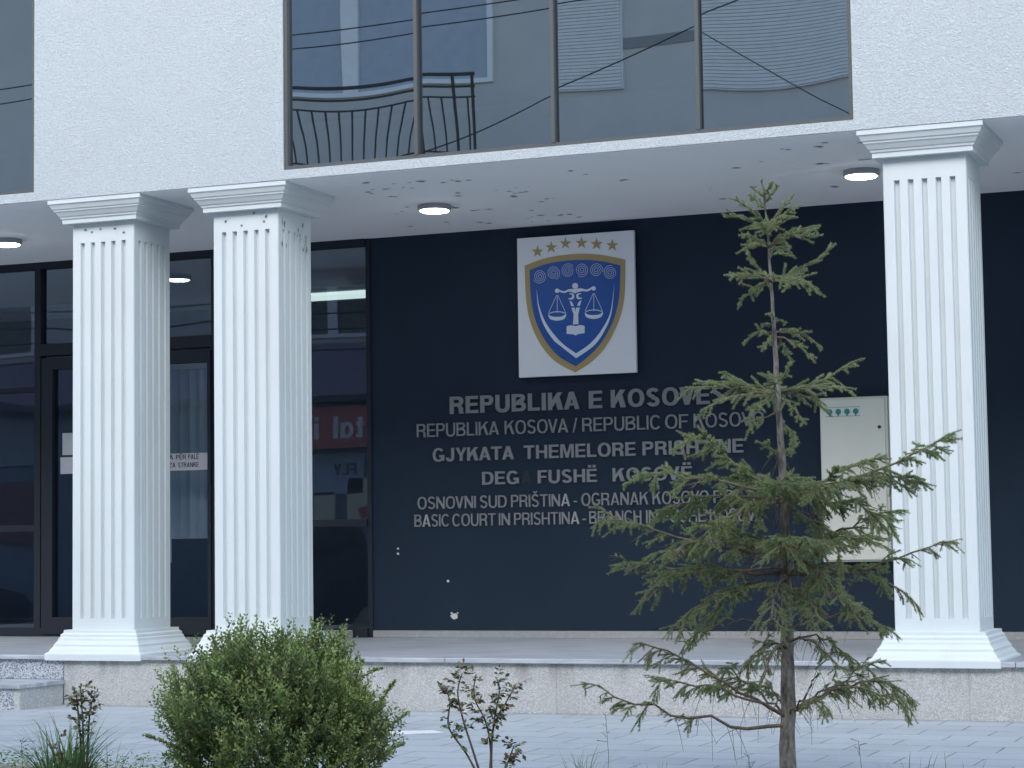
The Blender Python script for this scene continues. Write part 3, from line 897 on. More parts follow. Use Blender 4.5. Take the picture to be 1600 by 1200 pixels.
tag(np_mesh("litter", V, F, plain("pale_crumbs", (.55, .56, .56), .9)), "small pale crumbs of plaster and litter scattered along the pavers", "litter", kind="stuff")
TRUNK = [(-0.0, -0.014), (-0.005, 0.162), (0.005, 0.378), (0.008, 0.649), (0.008, 0.919), (0.005, 1.189), (-0.003, 1.459), (-0.014, 1.73), (-0.022, 2.0), (-0.029, 2.216), (-0.036, 2.378), (-0.044, 2.514), (-0.055, 2.632)]
BRANCHES = [(-0.047, 2.508, -0.114, 2.568, 0.03, 0.005, 0.1, 0.038, 3), (-0.049, 2.527, 0.014, 2.595, -0.03, 0.005, 0.1, 0.038, 3), (-0.049, 2.551, -0.097, 2.603, 0.05, 0.0, 0.1, 0.024, 2), (-0.049, 2.557, -0.018, 2.611, -0.06, 0.0, 0.1, 0.022, 2), (-0.041, 2.419, -0.215, 2.478, 0.04, 0.011, 0.1, 0.065, 5), (-0.041, 2.427, -0.182, 2.535, -0.06, 0.008, 0.1, 0.059, 4), (-0.041, 2.427, 0.078, 2.568, 0.05, -0.008, 0.1, 0.059, 4), (-0.041, 2.419, 0.08, 2.492, -0.1, 0.005, 0.1, 0.059, 4), (-0.038, 2.4, 0.027, 2.432, -0.2, 0.011, 0.1, 0.065, 5), (-0.038, 2.4, -0.095, 2.405, -0.18, 0.011, 0.1, 0.065, 5), (-0.039, 2.392, 0.0, 2.446, 0.2, 0.011, 0.1, 0.059, 5), (-0.037, 2.338, 0.186, 2.419, 0.03, 0.016, 0.1, 0.081, 6), (-0.037, 2.338, 0.142, 2.357, -0.14, 0.022, 0.1, 0.092, 6), (-0.037, 2.335, -0.158, 2.362, -0.1, 0.016, 0.1, 0.059, 5), (-0.037, 2.335, -0.123, 2.346, 0.15, 0.016, 0.1, 0.059, 5), (-0.037, 2.335, 0.065, 2.324, 0.2, 0.022, 0.1, 0.07, 5), (-0.045, 2.492, -0.058, 2.643, 0.0, 0.0, 0.0, 0.019, 1), (-0.027, 2.184, 0.252, 2.346, 0.05, -0.022, 0.12, 0.086, 6), (-0.026, 2.189, 0.121, 2.149, -0.14, 0.027, 0.15, 0.092, 6), (-0.027, 2.184, 0.178, 2.146, 0.05, 0.032, 0.15, 0.076, 5), (-0.026, 2.189, -0.119, 2.314, 0.05, -0.011, 0.1, 0.059, 5), (-0.026, 2.189, -0.207, 2.205, -0.05, 0.016, 0.12, 0.07, 5), (-0.027, 2.184, -0.155, 2.103, 0.1, 0.022, 0.2, 0.054, 4), (-0.026, 2.189, 0.021, 2.13, -0.25, 0.022, 0.2, 0.076, 5), (-0.026, 2.189, -0.059, 2.162, 0.25, 0.022, 0.2, 0.059, 4), (-0.022, 2.008, 0.038, 2.014, 0.03, 0.005, 0.2, 0.022, 2), (-0.022, 2.0, -0.076, 1.995, -0.03, 0.005, 0.2, 0.022, 2), (-0.019, 2.027, -0.049, 2.032, -0.08, 0.005, 0.2, 0.022, 2), (-0.018, 1.959, -0.153, 1.924, 0.03, 0.027, 0.2, 0.049, 3), (-0.018, 1.959, -0.087, 1.878, -0.1, 0.011, 0.2, 0.038, 3), (-0.018, 1.962, 0.101, 1.941, 0.05, 0.022, 0.2, 0.049, 3), (-0.018, 1.957, 0.162, 1.897, -0.06, 0.038, 0.2, 0.054, 4), (-0.015, 1.946, 0.136, 1.822, -0.12, 0.027, 0.2, 0.049, 3), (-0.015, 1.946, 0.069, 1.838, 0.15, 0.022, 0.3, 0.049, 3), (-0.012, 1.697, -0.406, 1.722, 0.02, 0.027, 0.12, 0.108, 8), (-0.012, 1.703, -0.34, 1.768, 0.12, 0.011, 0.1, 0.092, 7), (-0.012, 1.708, -0.223, 1.805, 0.1, -0.011, 0.1, 0.076, 5), (-0.012, 1.697, -0.354, 1.622, -0.14, 0.032, 0.12, 0.097, 7), (-0.012, 1.697, -0.166, 1.581, -0.22, 0.027, 0.25, 0.076, 5), (-0.012, 1.697, 0.321, 1.838, 0.05, -0.016, 0.12, 0.103, 7), (-0.012, 1.697, 0.285, 1.697, -0.12, 0.032, 0.12, 0.097, 7), (-0.012, 1.697, 0.214, 1.632, 0.08, 0.032, 0.2, 0.081, 6), (-0.009, 1.692, 0.064, 1.568, -0.25, 0.016, 0.3, 0.059, 4), (-0.009, 1.697, -0.056, 1.649, 0.3, 0.022, 0.2, 0.081, 5), (-0.009, 1.697, 0.04, 1.73, 0.3, 0.022, 0.2, 0.081, 5), (-0.012, 1.703, -0.095, 1.757, -0.3, 0.016, 0.15, 0.076, 5), (-0.009, 1.73, 0.034, 1.824, -0.1, 0.0, 0.15, 0.038, 3), (-0.008, 1.622, -0.153, 1.535, -0.05, 0.016, 0.4, 0.049, 3), (-0.009, 1.595, 0.049, 1.486, -0.08, 0.022, 0.5, 0.043, 3), (-0.001, 1.419, -0.087, 1.481, -0.1, 0.008, 0.25, 0.049, 3), (-0.001, 1.419, 0.076, 1.486, 0.12, 0.008, 0.2, 0.043, 3), (0.006, 1.238, -0.399, 1.535, -0.05, 0.011, 0.15, 0.124, 8), (0.006, 1.243, -0.602, 1.365, -0.12, 0.027, 0.35, 0.119, 7), (0.006, 1.238, -0.497, 1.216, 0.12, 0.038, 0.25, 0.124, 8), (0.006, 1.232, -0.351, 1.108, -0.22, 0.043, 0.25, 0.124, 8), (0.006, 1.238, 0.711, 1.514, 0.0, -0.027, 0.35, 0.108, 10), (0.006, 1.238, 0.581, 1.346, 0.1, 0.027, 0.35, 0.108, 9), (0.006, 1.238, 0.317, 1.405, -0.25, 0.005, 0.25, 0.108, 7), (0.006, 1.232, 0.434, 1.149, -0.1, 0.049, 0.3, 0.119, 8), (0.006, 1.238, 0.112, 1.297, -0.4, 0.027, 0.2, 0.124, 8), (0.006, 1.238, -0.076, 1.311, -0.4, 0.027, 0.2, 0.124, 8), (0.006, 1.238, 0.1, 1.351, 0.4, 0.027, 0.2, 0.119, 8), (0.006, 1.238, -0.103, 1.338, 0.4, 0.027, 0.2, 0.119, 8), (0.006, 1.23, 0.202, 1.027, -0.25, 0.027, 0.3, 0.108, 7), (0.007, 1.022, -0.768, 1.211, -0.02, -0.043, 0.42, 0.13, 8), (0.007, 1.027, -0.514, 1.032, -0.16, 0.049, 0.3, 0.124, 8), (0.007, 1.022, -0.309, 1.157, 0.2, 0.022, 0.25, 0.119, 8), (0.007, 1.022, 0.475, 1.189, 0.08, 0.011, 0.4, 0.108, 8), (0.007, 1.022, 0.338, 1.068, -0.22, 0.038, 0.3, 0.119, 8), (0.007, 1.022, 0.067, 1.068, -0.45, 0.038, 0.2, 0.135, 9), (0.007, 1.022, -0.055, 1.054, -0.42, 0.038, 0.2, 0.135, 9), (0.007, 1.022, 0.135, 1.054, 0.42, 0.027, 0.2, 0.124, 8), (0.007, 1.022, -0.149, 1.054, 0.4, 0.027, 0.2, 0.124, 8), (0.007, 1.016, 0.198, 0.838, -0.3, 0.038, 0.3, 0.114, 7), (0.008, 0.941, -0.677, 1.0, 0.08, -0.022, 0.3, 0.124, 9), (0.008, 0.946, -0.58, 0.886, -0.1, 0.038, 0.35, 0.119, 8), (0.008, 0.932, 0.683, 1.065, 0.0, -0.038, 0.45, 0.097, 7), (0.008, 0.932, 0.536, 0.838, 0.08, 0.07, 0.45, 0.092, 7), (0.008, 0.932, 0.251, 0.797, -0.25, 0.043, 0.35, 0.108, 7), (0.008, 0.932, -0.101, 0.757, -0.35, 0.043, 0.4, 0.103, 6), (0.008, 0.932, -0.304, 0.757, 0.2, 0.043, 0.4, 0.108, 7), (0.006, 0.865, -0.447, 0.743, -0.08, 0.065, 0.35, 0.103, 7), (0.006, 0.851, 0.101, 0.743, -0.4, 0.043, 0.4, 0.097, 6), (0.006, 0.851, 0.17, 0.784, 0.35, 0.043, 0.4, 0.097, 6), (0.008, 0.676, -0.422, 0.649, 0.05, 0.076, 0.65, 0.07, 5), (0.007, 0.608, -0.186, 0.554, -0.12, 0.065, 0.35, 0.07, 6), (0.008, 0.689, 0.465, 0.689, 0.02, 0.07, 0.5, 0.076, 6), (0.008, 0.649, 0.192, 0.541, -0.2, 0.054, 0.5, 0.065, 5), (0.008, 0.649, 0.314, 0.554, 0.1, 0.059, 0.5, 0.065, 5), (0.007, 0.622, -0.133, 0.514, -0.3, 0.054, 0.5, 0.065, 5), (-0.005, 0.297, -0.804, 0.481, -0.05, -0.054, 0.55, 0.108, 6), (-0.004, 0.33, -0.617, 0.649, 0.06, 0.027, 0.45, 0.108, 8), (-0.004, 0.33, -0.56, 0.5, -0.12, 0.032, 0.5, 0.097, 7), (-0.004, 0.324, -0.241, 0.527, 0.2, 0.016, 0.5, 0.092, 6), (0.007, 0.33, 0.509, 0.427, 0.05, 0.081, 0.45, 0.097, 8), (0.007, 0.33, 0.481, 0.384, -0.1, 0.092, 0.5, 0.092, 7), (0.007, 0.33, 0.166, 0.6, -0.02, -0.016, 0.75, 0.032, 2), (0.007, 0.33, 0.386, 0.541, 0.12, 0.016, 0.5, 0.092, 7), (0.007, 0.33, 0.095, 0.419, -0.4, 0.038, 0.5, 0.07, 5), (0.007, 0.33, -0.081, 0.432, 0.35, 0.038, 0.5, 0.07, 5)]
# ---------------------------------------------------------------- plants
RH = Vector((math.cos(YAW), math.sin(YAW), 0))     # the tree's own x axis (its widest spread)
DH = Vector((-math.sin(YAW), math.cos(YAW), 0))

def qbez(a, m, b, n):
    return [a * ((1 - t) ** 2) + m * (2 * t * (1 - t)) + b * (t * t) for t in [i / n for i in range(n + 1)]]

def needles_on(segs, per_m, ln, wd, tint0):
    """segs: list of (p0, p1) -> triangles standing round each twig"""
    P0 = np.array([s[0] for s in segs], float); P1 = np.array([s[1] for s in segs], float)
    Ls = np.linalg.norm(P1 - P0, axis=1)
    cnt = np.maximum(1, (Ls * per_m).astype(int))
    idx = np.repeat(np.arange(len(segs)), cnt)
    t = rng.random(len(idx))
    ax = (P1 - P0) / np.maximum(Ls, 1e-6)[:, None]
    A = ax[idx]
    P = P0[idx] + (P1 - P0)[idx] * t[:, None]
    rnd = rng.normal(size=A.shape)
    rnd[:, 2] += .55                      # more needles on the upper side
    rnd -= (rnd * A).sum(1)[:, None] * A
    rnd /= np.linalg.norm(rnd, axis=1)[:, None]
    ang = rng.uniform(.75, 1.25, len(idx))
    dirn = A * np.cos(ang)[:, None] + rnd * np.sin(ang)[:, None]
    side = np.cross(dirn, rng.normal(size=A.shape)); side /= np.linalg.norm(side, axis=1)[:, None]
    l = ln * rng.uniform(.7, 1.15, len(idx))
    V = np.empty((len(idx) * 3, 3))
    V[0::3] = P - side * wd / 2; V[1::3] = P + side * wd / 2; V[2::3] = P + dirn * l[:, None]
    F = np.arange(len(idx) * 3).reshape(-1, 3)
    tint = np.clip(tint0 + rng.normal(0, .16, len(idx)), 0, 1)
    return V, F, tint

TPOS = Vector((2.273, -3.624, ZG - .02))
tree = empty("spruce_tree", "young thin-topped spruce tree with sparse lower boughs in front of the porch", "tree", TPOS)
def TW(x, y, z): return TPOS + RH * x + DH * y + Vector((0, 0, z))
pts = [TW(x, .02 * math.sin(z * 3), z) for x, z in TRUNK]
pp_, rr = [], []
for i in range(len(pts) - 1):
    for k in range(5):
        t = k / 5
        p = pts[i].lerp(pts[i + 1], t); z = p.z - TPOS.z
        pp_.append(p + Vector((random.uniform(-.002, .002), 0, 0)))
        r = .0325 * (1 - z / 2.62) ** 1.12 + .0022
        r *= 1 + random.uniform(-.08, .16) * (1 if z < .7 else .4)
        rr.append(r)
pp_.append(pts[-1]); rr.append(.003)
MB().tube(pp_, rr, 10).build("trunk", BARK, tree, smooth=True)

def spruce_branch(x0, z0, x1, z1, dep, bow, bare, tl, ntw):
    a, b = TW(x0, 0, z0), TW(x1, dep, z1)
    L = (b - a).length
    mid = (a + b) / 2 + Vector((0, 0, bow * 2))
    jt =   .005 + .006 * max(0, 1 - z0 / 1.4)
    path = qbez(a, mid, b, 10)
    path = [p + Vector((random.gauss(0, jt), random.gauss(0, jt), random.gauss(0, jt))) if 0 < i < 10 else p for i, p in enumerate(path)]
    old = 1 - z0 / 2.6
    wood = MB()
    r0 = .002 + .0075 * L
    wood.tube(path, [r0 * (1 - .8 * i / 10) + .0012 for i in range(11)], 6)
    segs = []
    for i in range(10):
        if (i + 1) / 10 > bare + .1: segs.append((path[i], path[i + 1]))
    axis = (b - a).normalized()
    lat = axis.cross(Vector((0, 0, 1)))
    lat = lat.normalized() if lat.length > .05 else RH.copy()
    droop = .1 + max(0, old - .12) * .65
    ntw = int(ntw * (1.2 if old > .4 else 1.0) + .5)
    for q in range(ntw * 2):
        side = 1 if q % 2 else -1
        t = bare * .75 + (1 - bare * .75) * (q // 2 + random.uniform(.2, .9)) / ntw
        t = min(t, .97)
        f = t * 10; i = min(int(f), 9)
        p = path[i].lerp(path[i + 1], f - i)
        tang = (path[i + 1] - path[i]).normalized()
        ln = tl * random.uniform(.7, 1.2) * ((1.15 - .55 * t) if old < .35 else (.66 + .28 * t)) * (.6 + .8 * min(1, t / .35) if t < .35 else 1)
        # shoots fan out on both sides of the bough; some lift, older ones hang
        lift = random.gauss(.12, .35) - droop * random.uniform(.2, 1.1)
        d = (tang * random.uniform(.6, 1.0) + lat * side * random.uniform(.45, .95) + Vector((0, 0, lift))).normalized()
        e = p + d * ln + Vector((0, 0, -droop * ln * .35))
        tp = qbez(p, p + d * ln * .55 + Vector((0, 0, .02 * ln)), e, 4)
        wood.tube(tp, [.0022, .002, .0018, .0015, .001], 4)
        dead = old > .5 and random.random() < .22
        if not dead:
            segs += list(zip(tp[:-1], tp[1:]))
        # side shoots of the shoot
        if ln > .05:
            for s2 in range(0 if old < .38 else 3 + int(ln / .024)):
                u = random.uniform(.15, .85)
                pi = int(u * 4); pq = tp[pi].lerp(tp[pi + 1], u * 4 - pi)
                d2 = (d * random.uniform(.5, .9) + d.cross(Vector((0, 0, 1))) * random.choice((-1, 1)) * random.uniform(.4, .8) + Vector((0, 0, random.gauss(0, .3) - droop * .6))).normalized()
                l2 = random.uniform(.025, .07) * (1 if ln > .08 else .7)
                e2 = pq + d2 * l2 + Vector((0, 0, -droop * l2 * .3))
                wood.tube([pq, e2], [.0014, .0008], 3)
                if not dead or random.random() < .25: segs.append((pq, e2))
        elif random.random() < .6:
            e2 = p + (d + lat * side * .5 + Vector((0, 0, .2))).normalized() * ln * .6
            segs.append((p, e2))
    # bare dead twiglets on the inner, older wood
    if old > .45:
        for q in range(int(5 + 8 * L)):
            t = random.uniform(.08, bare + .15); i = min(int(t * 10), 9)
            p = path[i].lerp(path[i + 1], t * 10 - i)
            l2 = random.uniform(.04, .14)
            d = Vector((random.gauss(0, 1), random.gauss(0, 1), random.gauss(-.6, .6))).normalized()
            wood.tube(qbez(p, p + d * l2 * .6, p + d * l2 + Vector((0, 0, -l2 * .5)), 4), [.0016, .0014, .0012, .001, .0006], 3)
    br = wood.build("branch", TWIG, tree, smooth=True)
    top = z0 > 1.2
    V, F, tint = needles_on(segs, 2300 if top else 1700, .0112 if top else .0095, .0023, .66 - .12 * max(0, old - .3) + random.gauss(0, .07))
    np_mesh("needles", V, F, NEEDLE, br, tint, origin=TPOS)
for b in BRANCHES:
    spruce_branch(*b)

# boxwood
def leaf_quads(P, Dn, Nn, l, wd):
    """rhombic leaves at P along Dn with face normal Nn"""
    S_ = np.cross(Dn, Nn); S_ /= np.maximum(np.linalg.norm(S_, axis=1), 1e-6)[:, None]
    n = len(P); V = np.empty((n * 4, 3))
    l = l[:, None]; wd = wd[:, None]
    V[0::4] = P; V[1::4] = P + Dn * l * .5 + S_ * wd / 2 + Nn * wd * .12
    V[2::4] = P + Dn * l; V[3::4] = P + Dn * l * .5 - S_ * wd / 2 + Nn * wd * .12
    return V, np.arange(n * 4).reshape(-1, 4)
def unit(a): return a / np.maximum(np.linalg.norm(a, axis=-1, keepdims=True), 1e-9)

BPOS = Vector((.229, -4.343, ZG - .02))
bush = empty("boxwood_bush", "dense rounded boxwood bush with small glossy leaves in front of the middle column", "bush", BPOS)
rh, dh = np.array(RH), np.array(DH)
stems = MB()
LP, LD, LN_, LT, LS = [], [], [], [], []
def outline(ang, lump):
    """crown radius by elevation; uneven"""
    return 1 + .10 * math.sin(3 * ang + 1.0) + .07 * math.sin(7 * ang + lump) + .05 * math.sin(13 * ang + 2 * lump)
CW_, CH_ = .505, .70
CL = unit(rng.normal(size=(85, 3)))
CLT = rng.normal(0, .13, 85)
for k in range(3300):
    az = random.uniform(0, 2 * math.pi)
    el = math.asin(random.uniform(-.6, 1.0))
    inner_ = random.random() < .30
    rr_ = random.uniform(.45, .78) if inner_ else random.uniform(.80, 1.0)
    c = np.array([math.cos(az) * math.cos(el) * CW_, math.sin(az) * math.cos(el) * CW_ * .92, max(-.6, math.sin(el)) * CH_ * .52]) * outline(az + 2.1 * el, 1.7) * rr_
    dv = unit(c)
    q_ = CL @ dv; ci = int(np.argmax(q_)); th = math.acos(min(1, q_[ci]))
    c = c * (1.04 - min(.30, 2.2 * th * th))
    c = c[0] * rh + c[1] * dh + np.array([0, 0, c[2] * (1 if c[2] > 0 else 1.3) + .31])
    # taper to the foot
    if c[2] < .10: c[:2] *= .85 + .15 * max(0, c[2]) / .10
    outv = unit(c - np.array([0, 0, .12]))
    d = unit(outv * .8 + np.array([0, 0, .75]) + rng.normal(0, .28, 3))
    ln = random.uniform(.07, .15) * (1.25 if random.random() < .12 else 1) * (.8 if inner_ else 1)
    p0 = c - d * ln * .35; p1 = c + d * ln * .75 + np.array([0, 0, .01])
    wb = np.array(BPOS)
    if k % 2 == 0: stems.tube([Vector(p0 + wb), Vector(p1 + wb)], [.0016, .0008], 3)
    nn = int(ln / .0125)
    for q in range(nn):
        t = (q + .5) / nn
        p = p0 + (p1 - p0) * t
        a0 = q * 1.57 + random.random()
        s1 = unit(np.cross(d, np.array([math.cos(a0), math.sin(a0), .3])))
        for sg in (-1, 1):
            dd = unit(d * random.uniform(.5, 1.0) + s1 * sg * random.uniform(.6, 1.0))
            LP.append(p); LD.append(dd); LN_.append(unit(d * .8 - dd * .2 + rng.normal(0, .35, 3)))
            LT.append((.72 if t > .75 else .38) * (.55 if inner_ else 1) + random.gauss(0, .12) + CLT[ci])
            LS.append(random.uniform(.0165, .026) * (.8 if t > .85 else 1))
# a low side shoot reaching out on the left, long wands on top and at the right
def wand(base, tip, n, spread):
    base, tip = np.array(base), np.array(tip)
    b3 = base[0] * rh + base[1] * dh + np.array([0, 0, base[2]]); t3 = tip[0] * rh + tip[1] * dh + np.array([0, 0, tip[2]])
    stems.tube([Vector(b3 + np.array(BPOS)), Vector((b3 + t3) / 2 + np.array([0, 0, .02]) + np.array(BPOS)), Vector(t3 + np.array(BPOS))], [.004, .003, .001], 4)
    L = np.linalg.norm(t3 - b3); d = unit(t3 - b3)
    for q in range(n):
        t = .25 + .75 * (q + random.random()) / n
        p = b3 + (t3 - b3) * t + np.array([0, 0, .02]) * (4 * t * (1 - t))
        # short twigs carrying leaves
        tw = unit(d * .7 + rng.normal(0, .6, 3)) * random.uniform(.01, spread) * (1.1 - t)
        for r in range(6):
            dd = unit(d * .5 + rng.normal(0, .7, 3))
            LP.append(p + tw * r / 5); LD.append(dd); LN_.append(unit(rng.normal(0, .5, 3) + np.array([0, 0, .8])))
            LT.append(.45 + .3 * t + random.gauss(0, .12)); LS.append(random.uniform(.009, .015))
for b_, t_, n_, s_ in (((-.30, 0, .14), (-.575, -.02, .285), 60, .07), ((-.30, .05, .10), (-.50, .02, .20), 50, .07), ((-.38, 0, .25), (-.50, 0, .40), 40, .05),
                       ((-.25, .02, .5), (-.29, .02, .70), 40, .04), ((-.12, 0, .55), (-.12, 0, .72), 40, .05), ((.02, 0, .55), (.02, -.05, .725), 40, .05), ((-.20, 0, .55), (-.22, .05, .71), 30, .04),
                       ((.12, 0, .5), (.16, .02, .68), 40, .05), ((.3, 0, .40), (.36, .02, .59), 46, .05), ((.38, 0, .3), (.50, 0, .50), 46, .05),
                       ((.36, 0, .2), (.555, .03, .36), 46, .05), ((.34, -.1, .12), (.54, -.1, .24), 40, .06), ((.28, .1, .45), (.44, .1, .55), 34, .04), ((-.33, .0, .42), (-.42, -.02, .52), 30, .04)):
    wand(b_, t_, n_, s_)
for q in range(26):
    a = random.uniform(0, 6.28); r = random.uniform(.1, .4)
    e = Vector(r * math.cos(a) * rh + r * math.sin(a) * dh) + Vector((0, 0, random.uniform(.25, .5)))
    stems.tube(qbez(BPOS + Vector((.04 * math.cos(a), .04 * math.sin(a), 0)), BPOS + e * .4 + Vector((0, 0, .1)), BPOS + e, 6), [.009, .008, .007, .006, .005, .004, .002], 5)
stems.build("stems", TWIG, bush)
LP, LD, LN_ = np.array(LP) + np.array(BPOS), np.array(LD), np.array(LN_)
V, F = leaf_quads(LP, LD, unit(LN_), np.array(LS), np.array(LS) * .52)
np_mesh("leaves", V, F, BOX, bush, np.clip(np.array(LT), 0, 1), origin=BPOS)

# two straggling rose bushes
def rose(pos, label, canes, leaf_n, zs=1.0):
    canes = [[(a, b, c * zs) for a, b, c in cn] for cn in canes]
    pos = Vector(pos)
    t_ = empty("rose_bush", label, "rose bush", pos, "straggling rose bushes in the planting bed")
    P, Dd, Nn, Tt, Sz = [], [], [], [], []
    for cane in canes:
        path = [pos + RH * c[0] + DH * c[1] + Vector((0, 0, c[2])) for c in cane]
        sm = [Vector(p) for p in spl(path, 5)]
        MB().tube(sm, [.0048 * (1 - .75 * i / len(sm)) + .0008 for i in range(len(sm))], 6).build("cane", RTWIG, t_, smooth=True)
        n = len(sm)
        for q in range(leaf_n):
            f = random.uniform(.28, 1) ** .8
            p = sm[min(n - 1, int(f * n))]
            # a leaf of five leaflets on a short stalk
            d = Vector((random.gauss(0, 1), random.gauss(0, 1), random.gauss(.2, .7))).normalized()
            l = random.uniform(.02, .055) * (1.1 if f > .8 else .8)
            for j, (along, sd) in enumerate(((1, 0), (.75, 1), (.75, -1), (.4, 1), (.4, -1))):
                s2 = d.cross(Vector((0, 0, 1))).normalized()
                dd = (d * (1 if sd == 0 else .5) + s2 * sd * .8 + Vector((0, 0, random.gauss(-.25, .3)))).normalized()
                P.append(p + d * l * along); Dd.append(dd); Nn.append(Vector((random.gauss(0, .5), random.gauss(0, .5), 1)).normalized())
                Tt.append(random.choice((.0, .15, .4, .8, 1)) if f > .55 else random.uniform(.1, .6)); Sz.append(random.uniform(.018, .034))
    V, F = leaf_quads(np.array(P), np.array(Dd), np.array(Nn), np.array(Sz), np.array(Sz) * .6)
    np_mesh("leaves", V, F, ROSEL, t_, np.array(Tt), origin=pos)
rose((1.009, -3.918, ZG - .02), "straggling rose bush with reddish leaves standing alone between boxwood bush and spruce",
     [[(.0, 0, 0), (-.06, 0, .18), (-.10, .0, .30), (-.12, 0, .40), (-.10, 0, .475)], [(.0, 0, 0), (-.08, .02, .15), (-.16, .02, .26), (-.155, .02, .36), (-.17, 0, .41)], [(.01, 0, 0), (.02, 0, .15), (.035, 0, .28), (.06, .02, .40), (.05, .02, .45)],
      [(.01, 0, 0), (.02, .02, .16), (.00, .02, .28), (-.05, .02, .38), (-.04, 0, .47)], [(.02, 0, 0), (.03, 0, .25), (.09, 0, .36), (.13, 0, .42)], [(.02, -.02, 0), (.08, -.02, .10), (.12, -.02, .19)]], 26, 1.10)
rose((-.618, -4.578, ZG - .02), "short rose bush with brown-red top rising out of the tall grass tuft",
     [[(.02, 0, 0), (.015, 0, .2), (.01, 0, .33), (.0, 0, .43)], [(.02, 0, 0), (.03, .02, .22), (.04, .02, .34), (.06, .02, .40)], [(.0, 0, 0), (-.06, 0, .12), (-.09, 0, .21)], [(.01, 0, 0), (.0, .02, .2), (-.015, .02, .36), (-.02, .02, .40)]], 20, 1.13)

# grass
def tuft(pos, label, blades, hgt, spread, lean=.5, wd=.006, tint=(.1, .6), name="grass_tuft", cat="grass tuft", group="grass tufts in the planting bed"):
    pos = Vector(pos); V, F, T = [], [], []
    for k in range(blades):
        a = random.uniform(0, 6.283); r = spread * math.sqrt(random.random())
        b = pos + Vector((r * math.cos(a), r * math.sin(a), 0))
        h = hgt * random.uniform(.45, 1.0)
        a2 = a + random.gauss(0, .6); l = lean * random.uniform(.2, 1.2)
        d = Vector((math.cos(a2), math.sin(a2), 0)); s_ = Vector((-d.y, d.x, 0)) * wd * random.uniform(.6, 1.1)
        s_ = (s_ + d * random.uniform(-.5, .5) * wd)
        tt = random.uniform(*tint); i0 = len(V); n = 7
        for i in range(n + 1):
            t = i / n
            p = b + d * (h * l * t * t) + Vector((0, 0, h * (t - .32 * l * t ** 3)))
            w2 = s_ * (1 - t ** 2.2) * .5
            V.append(tuple(p - w2)); V.append(tuple(p + w2))
        for i in range(n):
            F.append((i0 + 2 * i, i0 + 2 * i + 1, i0 + 2 * i + 3, i0 + 2 * i + 2)); T.append(tt)
    o = np_mesh(name, V, F, GRASS, None, np.array(T), origin=pos)
    o.location = pos
    return tag(o, label, cat, group)
def bed(px, d):          # a spot in the bed by its distance along the tree row
    return px, d, ZG - .02
tuft((-.70, -4.56, ZG - .02), "tall dense grass tuft around the short rose bush at the left", 240, .43, .10, .85, .0075, (.05, .5))
tuft((-.50, -4.53, ZG - .02), "small grass tuft beside the tall tuft, with long bent blades", 40, .32, .07, 1.2, .005, (.05, .5))
tuft((1.40, -3.75, ZG - .02), "thin pale grass tuft with upright stalks between rose bush and spruce", 40, .26, .08, .8, .004, (.3, .8))
tuft((1.68, -3.70, ZG - .02), "low grass tuft just left of the spruce trunk", 60, .16, .08, .5, .004, (.1, .5))
tuft((1.12, -3.95, ZG - .02), "tiny grass tuft at the foot of the lone rose bush", 16, .16, .06, .8, .005, (.1, .5))
tuft((2.72, -3.30, ZG - .02), "few long grass blades right of the spruce trunk", 16, .20, .12, .6, .004, (.1, .4))
tuft((2.95, -3.25, ZG - .02), "sparse grass blades at the right edge of the bed", 14, .18, .12, .6, .004, (.1, .4))
# dry seed stalks
for x, y, h, lab in ((1.50, -3.74, .335, "single tall dry stalk among the thin pale grass"), (2.52, -3.38, .215, "single dry stalk right of the spruce trunk"), (2.08, -3.55, .15, "small dry seed head left of the spruce trunk"), (-.86, -4.66, .26, "single dry stalk left of the tall grass tuft")):
    m = MB(); b = Vector((x, y, ZG - .02))
    m.tube([b, b + Vector((.006, 0, h * .5)), b + Vector((-.004, 0, h))], [.0014, .0012, .0008], 4)
    for q in range(9):
        z = h * random.uniform(.65, 1)
        e = Vector((random.gauss(0, .018), random.gauss(0, .018), random.uniform(.005, .02)))
        m.tube([b + Vector((0, 0, z)), b + Vector((0, 0, z)) + e], [.0009, .0016], 3)
    tag(m.build("dry_stalk", TWIG), lab, "stalk", "dry stalks in the planting bed")
# low weeds that cover the bed
P, Dd, Nn, Tt, Sz = [], [], [], [], []
for k in range(14000):
    u = random.random()
    x = random.uniform(-1.8, 3.3)
    y = -3.62 - abs(random.gauss(0, .55)) if random.random() < .6 else random.uniform(-5.15, -3.62)
    if y < -5.15: continue
    dens = .5 + .5 * math.sin(x * 2.6 + 1.2) + (.9 if x < -.1 else 0)
    if random.random() > dens * .75: continue
    hh = (.12 if x < -.1 else .065) * random.random()
    P.append((x, y, ZG - .02 + hh)); a = random.uniform(0, 6.28)
    Dd.append(unit(np.array([math.cos(a), math.sin(a), random.uniform(-.1, .7)]))); Nn.append(unit(np.array([random.gauss(0, .5), random.gauss(0, .5), 1])))
    Tt.append(random.random()); Sz.append(random.uniform(.010, .026))
V, F = leaf_quads(np.array(P), np.array(Dd), np.array(Nn), np.array(Sz), np.array(Sz) * .55)
tag(np_mesh("weeds", V, F, GRASS, None, np.array(Tt)), "low green weeds covering the planting bed", "weeds", kind="stuff")
